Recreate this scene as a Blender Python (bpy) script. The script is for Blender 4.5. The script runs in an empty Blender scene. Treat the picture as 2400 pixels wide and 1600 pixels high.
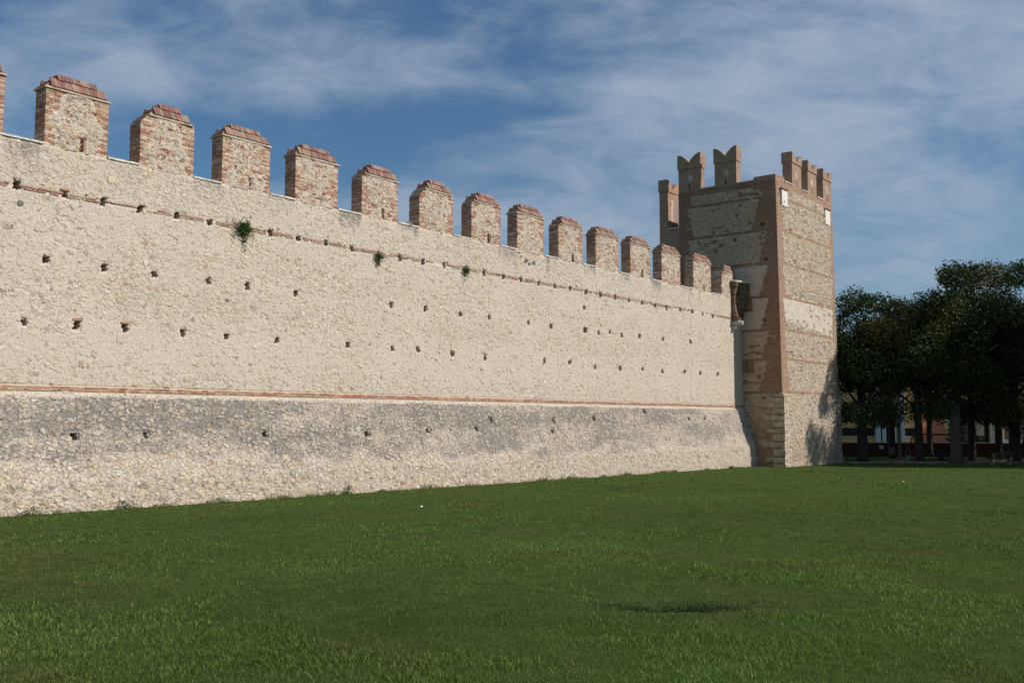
import bpy, math, random
import numpy as np
rng = np.random.default_rng(7); random.seed(7)
C = bpy.context.scene.collection
PI = math.pi
scene = bpy.context.scene

# ------------------------------------------------------------ camera frame (used for placing lawn detail by distance)
F_PX = 2333.0; TH = math.radians(4.534); AZ = math.radians(37.657)

def ground_z(x, y):
    x = np.asarray(x, float); y = np.asarray(y, float)
    z = -2.74 - 0.0083*(np.clip(x, -60, 130) - 14)
    r = np.hypot(x, y)
    z = z + 0.55*np.clip(1 - r/24.0, 0, 1)**1.5
    z = z + 0.03*np.sin(x*0.31+1.3)*np.sin(y*0.27+0.4)*np.clip(r/12,0,1)*np.clip((29.0-y)/4,0,1)
    # shallow hollow in the lawn
    dx = x-12.7; dy = y-6.8
    a = dx*0.61 - dy*0.79; b = dx*0.79 + dy*0.61
    z = z - 0.07*np.exp(-(a/.85)**4 - ((b-.05*a)/0.30)**2)
    return z

# ------------------------------------------------------------ object helpers
def tag(o, label=None, cat=None, group=None, kind=None):
    if label: o['label'] = label
    if cat: o['category'] = cat
    if group: o['group'] = group
    if kind: o['kind'] = kind
    return o

def empty(name, loc=(0, 0, 0)):
    o = bpy.data.objects.new(name, None); C.objects.link(o); o.location = loc
    o.empty_display_size = .3
    return o

def link(name, me, mat, parent=None):
    o = bpy.data.objects.new(name, me); C.objects.link(o)
    if mat is not None and not me.materials: me.materials.append(mat)
    if parent is not None:
        o.parent = parent
        o.matrix_parent_inverse = parent_inv(parent)
    return o

def parent_inv(p):
    from mathutils import Matrix
    m = Matrix.Translation(p.location)
    q = p.parent
    return m.inverted() if q is None else Matrix.Identity(4) if p.type == 'MESH' else m.inverted()

def np_mesh(name, V, F, nv, uv=None, attrs=None, smooth=False, mats=None, matidx=None):
    """V (n,3), F flat (m*nv) loops"""
    me = bpy.data.meshes.new(name)
    V = np.asarray(V, np.float32); F = np.asarray(F, np.int32).reshape(-1)
    m = len(F)//nv
    me.vertices.add(len(V)); me.vertices.foreach_set('co', V.reshape(-1))
    me.loops.add(len(F)); me.loops.foreach_set('vertex_index', F)
    me.polygons.add(m)
    me.polygons.foreach_set('loop_start', np.arange(0, m*nv, nv, dtype=np.int32))
    me.polygons.foreach_set('loop_total', np.full(m, nv, dtype=np.int32))
    if smooth: me.polygons.foreach_set('use_smooth', np.ones(m, bool))
    if matidx is not None: me.polygons.foreach_set('material_index', np.asarray(matidx, np.int32))
    me.update(calc_edges=True)
    if uv is not None:
        l = me.uv_layers.new(name='UVMap'); l.data.foreach_set('uv', np.asarray(uv, np.float32)[F].reshape(-1))
    for k, a in (attrs or {}).items():
        c = me.color_attributes.new(k, 'FLOAT_COLOR', 'POINT')
        a = np.asarray(a, np.float32)
        if a.shape[1] == 3: a = np.concatenate([a, np.ones((len(a), 1), np.float32)], 1)
        c.data.foreach_set('color', a.reshape(-1))
    for mm in (mats or []): me.materials.append(mm)
    return me

class MB:
    """collects quads/polys with per-vertex colour and box UVs in metres"""
    def __init__(s): s.v = []; s.f = []; s.c = []
    def add(s, vs, fs, col=(1, 1, 1)):
        n = len(s.v); s.v += [tuple(p) for p in vs]; s.c += [col]*len(vs)
        s.f += [tuple(n+i for i in f) for f in fs]
    def box(s, x0, x1, y0, y1, z0, z1, col=(1, 1, 1), j=0.0, R=None, faces=None):
        vs = [(x, y, z) for z in (z0, z1) for y in (y0, y1) for x in (x0, x1)]
        if j: vs = [(a+random.uniform(-j, j), b+random.uniform(-j, j), c+random.uniform(-j, j)) for a, b, c in vs]
        if R: vs = [R(p) for p in vs]
        fs = [(0, 2, 3, 1), (4, 5, 7, 6), (0, 1, 5, 4), (2, 6, 7, 3), (0, 4, 6, 2), (1, 3, 7, 5)]
        if faces is not None: fs = [fs[i] for i in faces]
        s.add(vs, fs, col)
    def prism(s, pts, a0, a1, axis='x', col=(1, 1, 1)):
        """pts 2-D outline, extruded a0..a1 along axis; outline is (y,z) for x and (x,z) for y and (x,y) for z"""
        def P(p, a): return (a, p[0], p[1]) if axis == 'x' else ((p[0], a, p[1]) if axis == 'y' else (p[0], p[1], a))
        n = len(pts)
        vs = [P(p, a0) for p in pts] + [P(p, a1) for p in pts]
        fs = [tuple(range(n-1, -1, -1)), tuple(range(n, 2*n))] + [(i, (i+1) % n, n+(i+1) % n, n+i) for i in range(n)]
        s.add(vs, fs, col)
    def tube(s, pts, rad, seg=8, col=(1, 1, 1)):
        from mathutils import Vector
        pts = [Vector(p) for p in pts]
        rad = rad if hasattr(rad, '__len__') else [rad]*len(pts)
        rings = []; up = Vector((0.13, 0.31, 0.94)).normalized()
        for i, p in enumerate(pts):
            d = (pts[min(i+1, len(pts)-1)]-pts[max(i-1, 0)]).normalized()
            a = d.cross(up)
            if a.length < 0.05: a = d.cross(Vector((1, 0, 0)))
            a.normalize(); b = d.cross(a)
            rings.append([p+(a*math.cos(2*PI*k/seg)+b*math.sin(2*PI*k/seg))*rad[i] for k in range(seg)])
        vs = [q for r in rings for q in r]; fs = []
        for i in range(len(pts)-1):
            for k in range(seg):
                fs.append((i*seg+k, i*seg+(k+1) % seg, (i+1)*seg+(k+1) % seg, (i+1)*seg+k))
        fs.append(tuple(range(seg-1, -1, -1))); fs.append(tuple((len(pts)-1)*seg+k for k in range(seg)))
        s.add(vs, fs, col)
    def lathe(s, prof, cx, cy, seg=16, col=(1, 1, 1)):
        vs = [(cx+r*math.cos(2*PI*k/seg), cy+r*math.sin(2*PI*k/seg), z) for r, z in prof for k in range(seg)]
        fs = []
        for i in range(len(prof)-1):
            for k in range(seg): fs.append((i*seg+k, i*seg+(k+1) % seg, (i+1)*seg+(k+1) % seg, (i+1)*seg+k))
        fs.append(tuple(range(seg-1, -1, -1))); fs.append(tuple((len(prof)-1)*seg+k for k in range(seg)))
        s.add(vs, fs, col)
    def build(s, name, mat, parent=None, smooth=False, u0=0.0):
        me = bpy.data.meshes.new(name); me.from_pydata(s.v, [], s.f); me.update()
        c = me.color_attributes.new('tone', 'FLOAT_COLOR', 'POINT')
        a = np.ones((len(s.v), 4), np.float32); a[:, :3] = np.array(s.c, np.float32); c.data.foreach_set('color', a.reshape(-1))
        nl = len(me.loops); li = np.empty(nl, np.int32); me.loops.foreach_get('vertex_index', li)
        V = np.array(s.v, np.float32)[li]
        N = np.empty(len(me.polygons)*3, np.float32); me.polygons.foreach_get('normal', N); N = N.reshape(-1, 3)
        lt = np.empty(len(me.polygons), np.int32); me.polygons.foreach_get('loop_total', lt)
        NN = np.abs(np.repeat(N, lt, axis=0))
        ax = NN.argmax(1)
        uv = np.where((ax == 0)[:, None], V[:, [1, 2]], np.where((ax == 1)[:, None], V[:, [0, 2]], V[:, [0, 1]]))
        uv = uv - np.array([u0, 0])*0
        l = me.uv_layers.new(name='UVMap'); l.data.foreach_set('uv', uv.astype(np.float32).reshape(-1))
        if smooth: me.polygons.foreach_set('use_smooth', np.ones(len(me.polygons), bool))
        me.validate()
        return link(name, me, mat, parent)

# ------------------------------------------------------------ node helpers
class NT:
    def __init__(s, nt): s.nt = nt
    def n(s, t, **k):
        nd = s.nt.nodes.new(t)
        for a, b in k.items(): setattr(nd, a, b)
        return nd
    def set(s, sock, v):
        if isinstance(v, bpy.types.NodeSocket): s.nt.links.new(v, sock)
        elif isinstance(v, (tuple, list)) and len(v) == 3 and sock.type == 'RGBA': sock.default_value = (*v, 1)
        else: sock.default_value = v
    def m(s, op, a, b=0.0, c=None, clamp=False):
        nd = s.n('ShaderNodeMath', operation=op, use_clamp=clamp); s.set(nd.inputs[0], a); s.set(nd.inputs[1], b)
        if c is not None: s.set(nd.inputs[2], c)
        return nd.outputs[0]
    def vm(s, op, a, b=(0, 0, 0), scale=None):
        nd = s.n('ShaderNodeVectorMath', operation=op); s.set(nd.inputs[0], a)
        if op != 'SCALE': s.set(nd.inputs[1], b)
        if scale is not None: s.set(nd.inputs[3], scale)
        return nd.outputs[1] if op in ('LENGTH', 'DOT_PRODUCT', 'DISTANCE') else nd.outputs[0]
    def mix(s, f, a, b, bt='MIX'):
        nd = s.n('ShaderNodeMix', data_type='RGBA', blend_type=bt); s.set(nd.inputs[0], f); s.set(nd.inputs[6], a); s.set(nd.inputs[7], b)
        return nd.outputs[2]
    def ss(s, v, a, b, lo=0.0, hi=1.0):
        nd = s.n('ShaderNodeMapRange', interpolation_type='SMOOTHSTEP'); s.set(nd.inputs[0], v)
        s.set(nd.inputs[1], a); s.set(nd.inputs[2], b); s.set(nd.inputs[3], lo); s.set(nd.inputs[4], hi)
        return nd.outputs[0]
    def noise(s, vec, scale, detail=3, rough=.55, out=0, dim='3D', dist=0.0):
        nd = s.n('ShaderNodeTexNoise', noise_dimensions=dim); s.set(nd.inputs['Vector'], vec)
        nd.inputs['Scale'].default_value = scale; nd.inputs['Detail'].default_value = detail; nd.inputs['Roughness'].default_value = rough
        nd.inputs['Distortion'].default_value = dist
        return nd.outputs[out]
    def vor(s, vec, scale, feature='F1', dim='2D', rnd=1.0):
        nd = s.n('ShaderNodeTexVoronoi', feature=feature, voronoi_dimensions=dim); s.set(nd.inputs['Vector'], vec)
        nd.inputs['Scale'].default_value = scale; nd.inputs['Randomness'].default_value = rnd
        return nd
    def ramp(s, fac, stops, interp='LINEAR'):
        nd = s.n('ShaderNodeValToRGB'); r = nd.color_ramp; r.interpolation = interp
        while len(r.elements) < len(stops): r.elements.new(0.5)
        for e, (p, c) in zip(r.elements, stops): e.position = p; e.color = (*c, 1)
        s.set(nd.inputs[0], fac); return nd.outputs[0]
    def sep(s, c):
        nd = s.n('ShaderNodeSeparateColor'); s.set(nd.inputs[0], c); return nd.outputs
    def xyz(s, v):
        nd = s.n('ShaderNodeSeparateXYZ'); s.set(nd.inputs[0], v); return nd.outputs
    def cxyz(s, x, y, z=0.0):
        nd = s.n('ShaderNodeCombineXYZ'); s.set(nd.inputs[0], x); s.set(nd.inputs[1], y); s.set(nd.inputs[2], z); return nd.outputs[0]

def newmat(name):
    m = bpy.data.materials.new(name); m.use_nodes = True; m.node_tree.nodes.clear()
    T = NT(m.node_tree); out = T.n('ShaderNodeOutputMaterial'); b = T.n('ShaderNodeBsdfPrincipled')
    T.nt.links.new(b.outputs[0], out.inputs[0]); b.inputs['Roughness'].default_value = .9
    b.inputs['Specular IOR Level'].default_value = .25
    return m, T, b, out

def simple(name, col, rough=.7, nscale=6.0, var=.25, metal=0.0, bump=.0, tone=False):
    m, T, b, out = newmat(name)
    tc = T.n('ShaderNodeTexCoord'); n = T.noise(tc.outputs['Object'], nscale, 5, .6)
    k = T.ss(n, .3, .7, 1-var, 1+var*.6)
    base = col
    if tone:
        a = T.n('ShaderNodeAttribute', attribute_name='tone'); base = a.outputs['Color']
    c = T.mix(1.0, base, T.cxyz(k, k, k), 'MULTIPLY')
    T.set(b.inputs['Base Color'], c); b.inputs['Roughness'].default_value = rough; b.inputs['Metallic'].default_value = metal
    if bump:
        bp = T.n('ShaderNodeBump'); bp.inputs['Strength'].default_value = bump; bp.inputs['Distance'].default_value = .02
        T.set(bp.inputs['Height'], n); T.nt.links.new(bp.outputs[0], b.inputs['Normal'])
    return m

MORTAR = (.635, .545, .46)
def stone_nodes(T, uv, expo, seed=0.0, size=1.0):
    """returns colour, height(m) of rubble masonry smeared with mortar; expo 0..1 how many stones show"""
    u3 = T.vm('ADD', uv, (seed, seed*1.7, 0))
    wv = T.noise(u3, 2.6, 2, .5, out=1); wf = T.noise(u3, 9.0, 3, .6, out=1)
    d = T.vm('ADD', T.vm('SCALE', T.vm('SUBTRACT', wv, (.5, .5, .5)), scale=.26), T.vm('SCALE', T.vm('SUBTRACT', wf, (.5, .5, .5)), scale=.17))
    p = T.vm('MULTIPLY', T.vm('ADD', u3, d), (1/size, 1.45/size, 1))
    fine = T.noise(u3, 34.0, 4, .65); med = T.noise(u3, 7.5, 4, .6); big = T.noise(u3, .55, 3, .55)
    def layer(scale, off, thr_scale):
        q = T.vm('ADD', p, off)
        f1 = T.vor(q, scale); ed = T.vor(q, scale, 'DISTANCE_TO_EDGE')
        r = T.sep(f1.outputs['Color'])
        show = T.ss(T.m('SUBTRACT', T.m('MULTIPLY', expo, thr_scale), r[0]), -.12, .12)
        rad = T.m('ADD', T.m('MULTIPLY', r[2], .16), T.m('MULTIPLY', expo, .20))
        rim = T.m('SUBTRACT', T.m('ADD', rad, .26), T.m('ADD', f1.outputs['Distance'], T.m('MULTIPLY', T.m('SUBTRACT', fine, .5), .22)))
        rim = T.m('MINIMUM', rim, T.m('MULTIPLY', T.m('ADD', ed.outputs['Distance'], T.m('MULTIPLY', T.m('SUBTRACT', fine, .5), .12)), 1.2))
        body = T.ss(rim, .0, .11)
        loc = T.vm('SUBTRACT', q, f1.outputs['Position'])
        dr = T.cxyz(T.m('SUBTRACT', T.m('FRACT', T.m('MULTIPLY', r[0], 17.3)), .5), T.m('SUBTRACT', T.m('FRACT', T.m('MULTIPLY', r[1], 13.7)), .5))
        tilt = T.m('ADD', .5, T.m('MULTIPLY', T.vm('DOT_PRODUCT', loc, dr), scale*1.9), clamp=True)
        return T.m('MULTIPLY', show, body), r, tilt
    mA, rA, lA = layer(4.3, (0, 0, 0), 1.0)
    mB, rB, lB = layer(9.5, (3.3, 1.2, 0), 1.05)
    mB = T.m('MULTIPLY', mB, T.m('SUBTRACT', 1.0, mA))
    stops = [(0, (.57, .49, .39)), (.16, (.63, .52, .37)), (.32, (.59, .52, .43)), (.48, (.60, .48, .34)), (.62, (.68, .62, .54)),
             (.76, (.54, .45, .36)), (.86, (.63, .48, .29)), (.935, (.33, .32, .30)), (.955, (.57, .44, .36)), (.975, (.38, .16, .10)), (.985, (.6, .5, .4))]
    cA = T.ramp(rA[1], stops, 'CONSTANT'); cB = T.ramp(rB[1], stops, 'CONSTANT')
    mort = T.mix(T.ss(med, .35, .68), MORTAR, (.575, .485, .40))
    mort = T.mix(T.ss(big, .35, .65, 0, .5), mort, (.62, .55, .47))
    col = T.mix(T.m('MULTIPLY', mB, .50), mort, cB)
    col = T.mix(T.m('MULTIPLY', mA, T.ss(expo, .6, .95, .55, .78)), col, cA)
    fk = T.ss(fine, .28, .72, .84, 1.08)
    col = T.mix(1.0, col, T.cxyz(fk, fk, fk), 'MULTIPLY')
    # height : stones tilted so that one edge stands proud
    tA = T.m('MULTIPLY', T.m('ADD', .25, T.m('MULTIPLY', lA, 1.1)), T.m('ADD', .35, T.m('MULTIPLY', rA[2], .65))); tB = T.m('MULTIPLY', T.m('ADD', .2, T.m('MULTIPLY', lB, 1.2)), T.m('ADD', .3, T.m('MULTIPLY', rB[2], .7)))
    h = T.m('ADD', T.m('MULTIPLY', T.m('MULTIPLY', mA, tA), .085), T.m('MULTIPLY', T.m('MULTIPLY', mB, tB), .050))
    chip = T.noise(T.vm('MULTIPLY', u3, (1, 1.35, 1)), 15.0, 3, .6, dist=.6)
    h = T.m('ADD', h, T.m('MULTIPLY', T.ss(chip, .55, .63), .016)); h = T.m('ADD', h, T.m('MULTIPLY', fine, .014)); h = T.m('ADD', h, T.m('MULTIPLY', med, .040))
    return col, h

def brick_nodes(T, uv, seed=0.0):
    br = T.n('ShaderNodeTexBrick', offset=.5, squash=1.0)
    u = T.vm('ADD', uv, (seed, 0, 0))
    wob = T.vm('SCALE', T.vm('SUBTRACT', T.noise(u, 5.0, 2, .5, out=1), (.5, .5, .5)), scale=.02)
    T.set(br.inputs['Vector'], T.vm('ADD', u, wob))
    br.inputs['Scale'].default_value = 1.0; br.inputs['Brick Width'].default_value = .27; br.inputs['Row Height'].default_value = .078
    br.inputs['Mortar Size'].default_value = .0105; br.inputs['Mortar Smooth'].default_value = .25; br.inputs['Bias'].default_value = 0
    br.inputs['Color1'].default_value = (0, 0, 0, 1); br.inputs['Color2'].default_value = (1, 1, 1, 1); br.inputs['Mortar'].default_value = (.5, .5, .5, 1)
    pick = T.m('FRACT', T.m('MULTIPLY', T.sep(br.outputs['Color'])[0], 7.31))
    c = T.ramp(pick, [(0, (.33, .115, .06)), (.25, (.39, .16, .085)), (.45, (.44, .23, .13)), (.62, (.26, .08, .045)), (.78, (.48, .31, .18)), (.9, (.31, .15, .10))], 'CONSTANT')
    big = T.noise(u, .8, 3, .6)
    c = T.mix(T.ss(big, .35, .75, .28, .62), c, (.40, .32, .255))
    f = T.noise(u, 40, 3, .6); k = T.ss(f, .25, .75, .75, 1.15)
    c = T.mix(1.0, c, T.cxyz(k, k, k), 'MULTIPLY')
    col = T.mix(br.outputs['Fac'], c, (.46, .38, .29))
    h = T.m('ADD', T.m('MULTIPLY', T.m('SUBTRACT', 1.0, br.outputs['Fac']), .012), T.m('MULTIPLY', f, .006))
    return col, h

def mat_masonry(name, seed, size=1.0, brick=False, disp=True, extra_amp=1.0, warm=0.0, joint=0.0, bdark=1.0):
    """vertex attribute 'zone': r stone exposure, g lichen and soot stain, b relief amount, a brick share; 'zone2': r plaster, g brown damp (full value: painted shade inside holes), b whitewash"""
    m, T, b, out = newmat(name)
    uv = T.n('ShaderNodeUVMap', uv_map='UVMap').outputs[0]
    at = T.n('ShaderNodeAttribute', attribute_name='zone'); z = T.sep(at.outputs['Color']); za = at.outputs['Alpha']
    at2 = T.n('ShaderNodeAttribute', attribute_name='zone2'); z2 = T.sep(at2.outputs['Color'])
    col, h = stone_nodes(T, uv, z[0], seed, size)
    # lichen / soot: breaks up with noise
    n1 = T.noise(T.vm('MULTIPLY', uv, (.7, 1.9, 1)), 10.0, 6, .85); n2 = T.noise(T.vm('ADD', uv, (9, 4, 0)), 3.0, 4, .6)
    n3 = T.noise(T.vm('MULTIPLY', T.vm('ADD', uv, (5, 2, 0)), (1.0, .55, 1)), 1.1, 3, .6)
    st = T.m('ADD', T.m('ADD', T.m('MULTIPLY', z[1], .62), T.m('MULTIPLY', T.m('SUBTRACT', n2, .5), .5)), T.m('MULTIPLY', T.m('SUBTRACT', n3, .5), .5))
    blot = T.ss(T.m('ADD', n1, T.m('MULTIPLY', T.m('SUBTRACT', st, .40), .62)), .515, .575)
    blot = T.m('MULTIPLY', blot, T.ss(z[1], .02, .35))
    # dark growth sits in the joints rather than on the faces of the stones
    low = T.ss(h, .035, .080, 1.0, .38)
    col = T.mix(T.m('MULTIPLY', T.m('MULTIPLY', blot, .76), low), col, (.10, .098, .10))
    col = T.mix(T.m('MULTIPLY', T.ss(z[1], .0, .9), .20), col, (.44, .41, .385))
    if joint: col = T.mix(T.m('MULTIPLY', T.ss(h, .014, .040, 1.0, .0), joint), col, (.20, .155, .115))
    # plaster
    pl = T.ss(T.m('ADD', z2[0], T.m('MULTIPLY', T.m('SUBTRACT', n2, .5), .8)), .42, .6)
    pcol = T.mix(T.ss(T.noise(uv, 1.7, 4, .6), .3, .7), (.53, .47, .41), (.62, .56, .49))
    col = T.mix(T.m('MULTIPLY', pl, .9), col, pcol)
    h = T.m('MULTIPLY', h, T.m('SUBTRACT', 1.0, T.m('MULTIPLY', pl, .85)))
    # brown damp
    col = T.mix(T.m('MULTIPLY', z2[1], .75), col, T.mix(1.0, col, (.55, .40, .26), 'MULTIPLY'))
    col = T.mix(T.ss(z2[1], .93, 1.0), col, (.05, .035, .025))  # full mask value paints the shade inside putlog holes near black
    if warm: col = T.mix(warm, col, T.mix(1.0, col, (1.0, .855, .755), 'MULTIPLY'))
    if brick:
        bc, bh = brick_nodes(T, uv, seed)
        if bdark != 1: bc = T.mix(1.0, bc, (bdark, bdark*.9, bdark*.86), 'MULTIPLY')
        bm = T.ss(T.m('ADD', za, T.m('MULTIPLY', T.m('SUBTRACT', T.noise(uv, 7.0, 3, .6), .5), .35)), .45, .55)
        col = T.mix(bm, col, bc)
        h = T.m('ADD', T.m('MULTIPLY', T.m('SUBTRACT', 1.0, bm), h), T.m('MULTIPLY', bm, T.m('ADD', bh, .012)))
    T.set(b.inputs['Base Color'], col); b.inputs['Roughness'].default_value = .95
    b.inputs['Specular IOR Level'].default_value = .1
    hh = T.m('MULTIPLY', T.m('MULTIPLY', h, z[2]), extra_amp)
    if disp:
        dn = T.n('ShaderNodeDisplacement'); dn.inputs['Midlevel'].default_value = 0; dn.inputs['Scale'].default_value = 1.0
        T.set(dn.inputs['Height'], hh); T.nt.links.new(dn.outputs[0], out.inputs['Displacement'])
        m.displacement_method = 'BOTH'
    else:
        bp = T.n('ShaderNodeBump'); bp.inputs['Strength'].default_value = 1; bp.inputs['Distance'].default_value = 1
        T.set(bp.inputs['Height'], hh); T.nt.links.new(bp.outputs[0], b.inputs['Normal'])
    return m

def mat_bricktone(name):
    m, T, b, out = newmat(name)
    a = T.n('ShaderNodeAttribute', attribute_name='tone'); tc = T.n('ShaderNodeTexCoord')
    n = T.noise(tc.outputs['Object'], 30, 4, .65); n2 = T.noise(tc.outputs['Object'], 3.0, 3, .6)
    k = T.ss(n, .25, .75, .72, 1.15)
    c = T.mix(1.0, a.outputs['Color'], T.cxyz(k, k, k), 'MULTIPLY')
    c = T.mix(T.ss(n2, .5, .75, 0, .35), c, (.46, .38, .30))
    T.set(b.inputs['Base Color'], c)
    bp = T.n('ShaderNodeBump'); bp.inputs['Strength'].default_value = .8; bp.inputs['Distance'].default_value = .008
    T.set(bp.inputs['Height'], n); T.nt.links.new(bp.outputs[0], b.inputs['Normal'])
    return m

def mat_brickwall(name, patch=True):
    m, T, b, out = newmat(name)
    uv = T.n('ShaderNodeUVMap', uv_map='UVMap').outputs[0]
    col, h = brick_nodes(T, uv, 2.3)
    if patch:
        a = T.n('ShaderNodeAttribute', attribute_name='tone'); z = T.sep(a.outputs['Color'])
        sc, sh = stone_nodes(T, uv, .7, 8.0)
        k = T.ss(T.m('ADD', z[0], T.m('MULTIPLY', T.m('SUBTRACT', T.noise(uv, 3.0, 3, .6), .5), .9)), .48, .58)
        col = T.mix(k, col, sc); h = T.m('ADD', T.m('MULTIPLY', T.m('SUBTRACT', 1.0, k), h), T.m('MULTIPLY', k, T.m('MULTIPLY', sh, .6)))
    T.set(b.inputs['Base Color'], col)
    bp = T.n('ShaderNodeBump'); bp.inputs['Strength'].default_value = 1; bp.inputs['Distance'].default_value = 1
    T.set(bp.inputs['Height'], h); T.nt.links.new(bp.outputs[0], b.inputs['Normal'])
    return m

M_wall = mat_masonry('rubble_wall', 0.0, 1.0)
M_merl = mat_masonry('merlon_rubble', 0.0, .8)
M_tower = mat_masonry('tower_masonry', 40.0, 1.15, brick=True, warm=.15, extra_amp=1.5, joint=.55)
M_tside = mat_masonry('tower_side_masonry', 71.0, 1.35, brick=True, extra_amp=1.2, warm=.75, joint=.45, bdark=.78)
M_brick = mat_bricktone('old_bricks')
M_mortar = simple('mortar', (.58, .49, .395), .95, 9, .2, bump=.4)
M_bwall = mat_brickwall('tower_brick')
M_coping = simple('pale_coping_stone', (.62, .58, .52), .85, 8, .3, bump=.3)
M_ashlar = simple('weathered_ashlar', (.44, .37, .29), .95, 3.5, .45, bump=.9)
M_white = simple('white_plaque', (.72, .68, .63), .8, 3, .08)
M_iron = simple('dark_iron', (.03, .03, .03), .6, 10, .2)

BRICKS = [(.34, .13, .085), (.38, .17, .11), (.44, .25, .17), (.29, .10, .07), (.48, .33, .22), (.40, .20, .14), (.46, .30, .20), (.33, .15, .11), (.43, .35, .22), (.50, .36, .26)]
def bcol():
    c = random.choice(BRICKS); k = random.uniform(.82, 1.15); return tuple(v*k for v in c)

# value noise for numpy masks
def vnoise(x, y, seed=0):
    r = np.random.default_rng(seed).random((256, 256))
    xi = np.floor(x).astype(int); yi = np.floor(y).astype(int); fx = x-xi; fy = y-yi
    fx = fx*fx*(3-2*fx); fy = fy*fy*(3-2*fy)
    g = lambda a, b: r[a % 256, b % 256]
    return (g(xi, yi)*(1-fx)+g(xi+1, yi)*fx)*(1-fy)+(g(xi, yi+1)*(1-fx)+g(xi+1, yi+1)*fx)*fy
def fbm(x, y, seed=0, o=4):
    s = 0; a = .5
    for k in range(o): s = s+a*vnoise(x*2**k, y*2**k, seed+k); a *= .5
    return s/(1-.5**o)
def sst(x, a, b):
    t = np.clip((x-a)/(b-a), 0, 1); return t*t*(3-2*t)

# ------------------------------------------------------------ 2352-wide photo pixel -> wall plane, used once to place measured features
def wall_pt(px, py, Y0=30.0):
    S = 1.0204; x = px*S; y = py*S
    r = x-1200; u = 800-y
    F = F_PX*math.cos(TH)-u*math.sin(TH); U = F_PX*math.sin(TH)+u*math.cos(TH)
    X = F*math.cos(AZ)+r*math.sin(AZ); Y = F*math.sin(AZ)-r*math.cos(AZ)
    return X*Y0/Y, U*Y0/Y

ZTOP = 8.53
FL_Z = [-4.0, -1.92, -1.04, .45, .9, 20]; FL_Y = [1.02, .93, .6, .2, .03, 0]
def flare(z): return np.interp(z, FL_Z, FL_Y)

HOLES = [(38,425),(148,446),(236,463),(320,481),(404,495),(481,511),(620,535),(684,548),(747,558),(807,572),(917,593),(970,602),(1019,610),(1110,628),(1155,636),(1196,643),(1236,651),(1273,658),(1308,664),(1345,671),(1378,677),(1412,683),(1443,690),(1474,696),(1503,702),(1530,707),(1561,711),(1589,716),(1613,722),(1636,727),
 (104,596),(238,615),(353,630),(476,646),(567,657),(678,674),(897,701),(975,709),(1056,721),(1122,729),(1213,742),(1264,750),(1341,707),(1345,760),(1374,764),(1400,763),(1427,770),(1467,772),(1522,779),(1585,785),(1341,757),
 (54,740),(175,746),(286,753),(418,765),(518,773),(634,781),(797,792),(900,800),(959,803),(1038,814),(1113,822),(1249,829),(1307,833),(1366,843),(1423,846),(1475,848),(1520,853),(1571,854),(1607,857),(1647,859),
 (170,1003),(334,1000),(607,997),(841,996),(981,989),(1094,986),(1126,966),(1270,966),(1268,991),(1363,963),(1581,962),(1618,962),(1480,947)]

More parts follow.
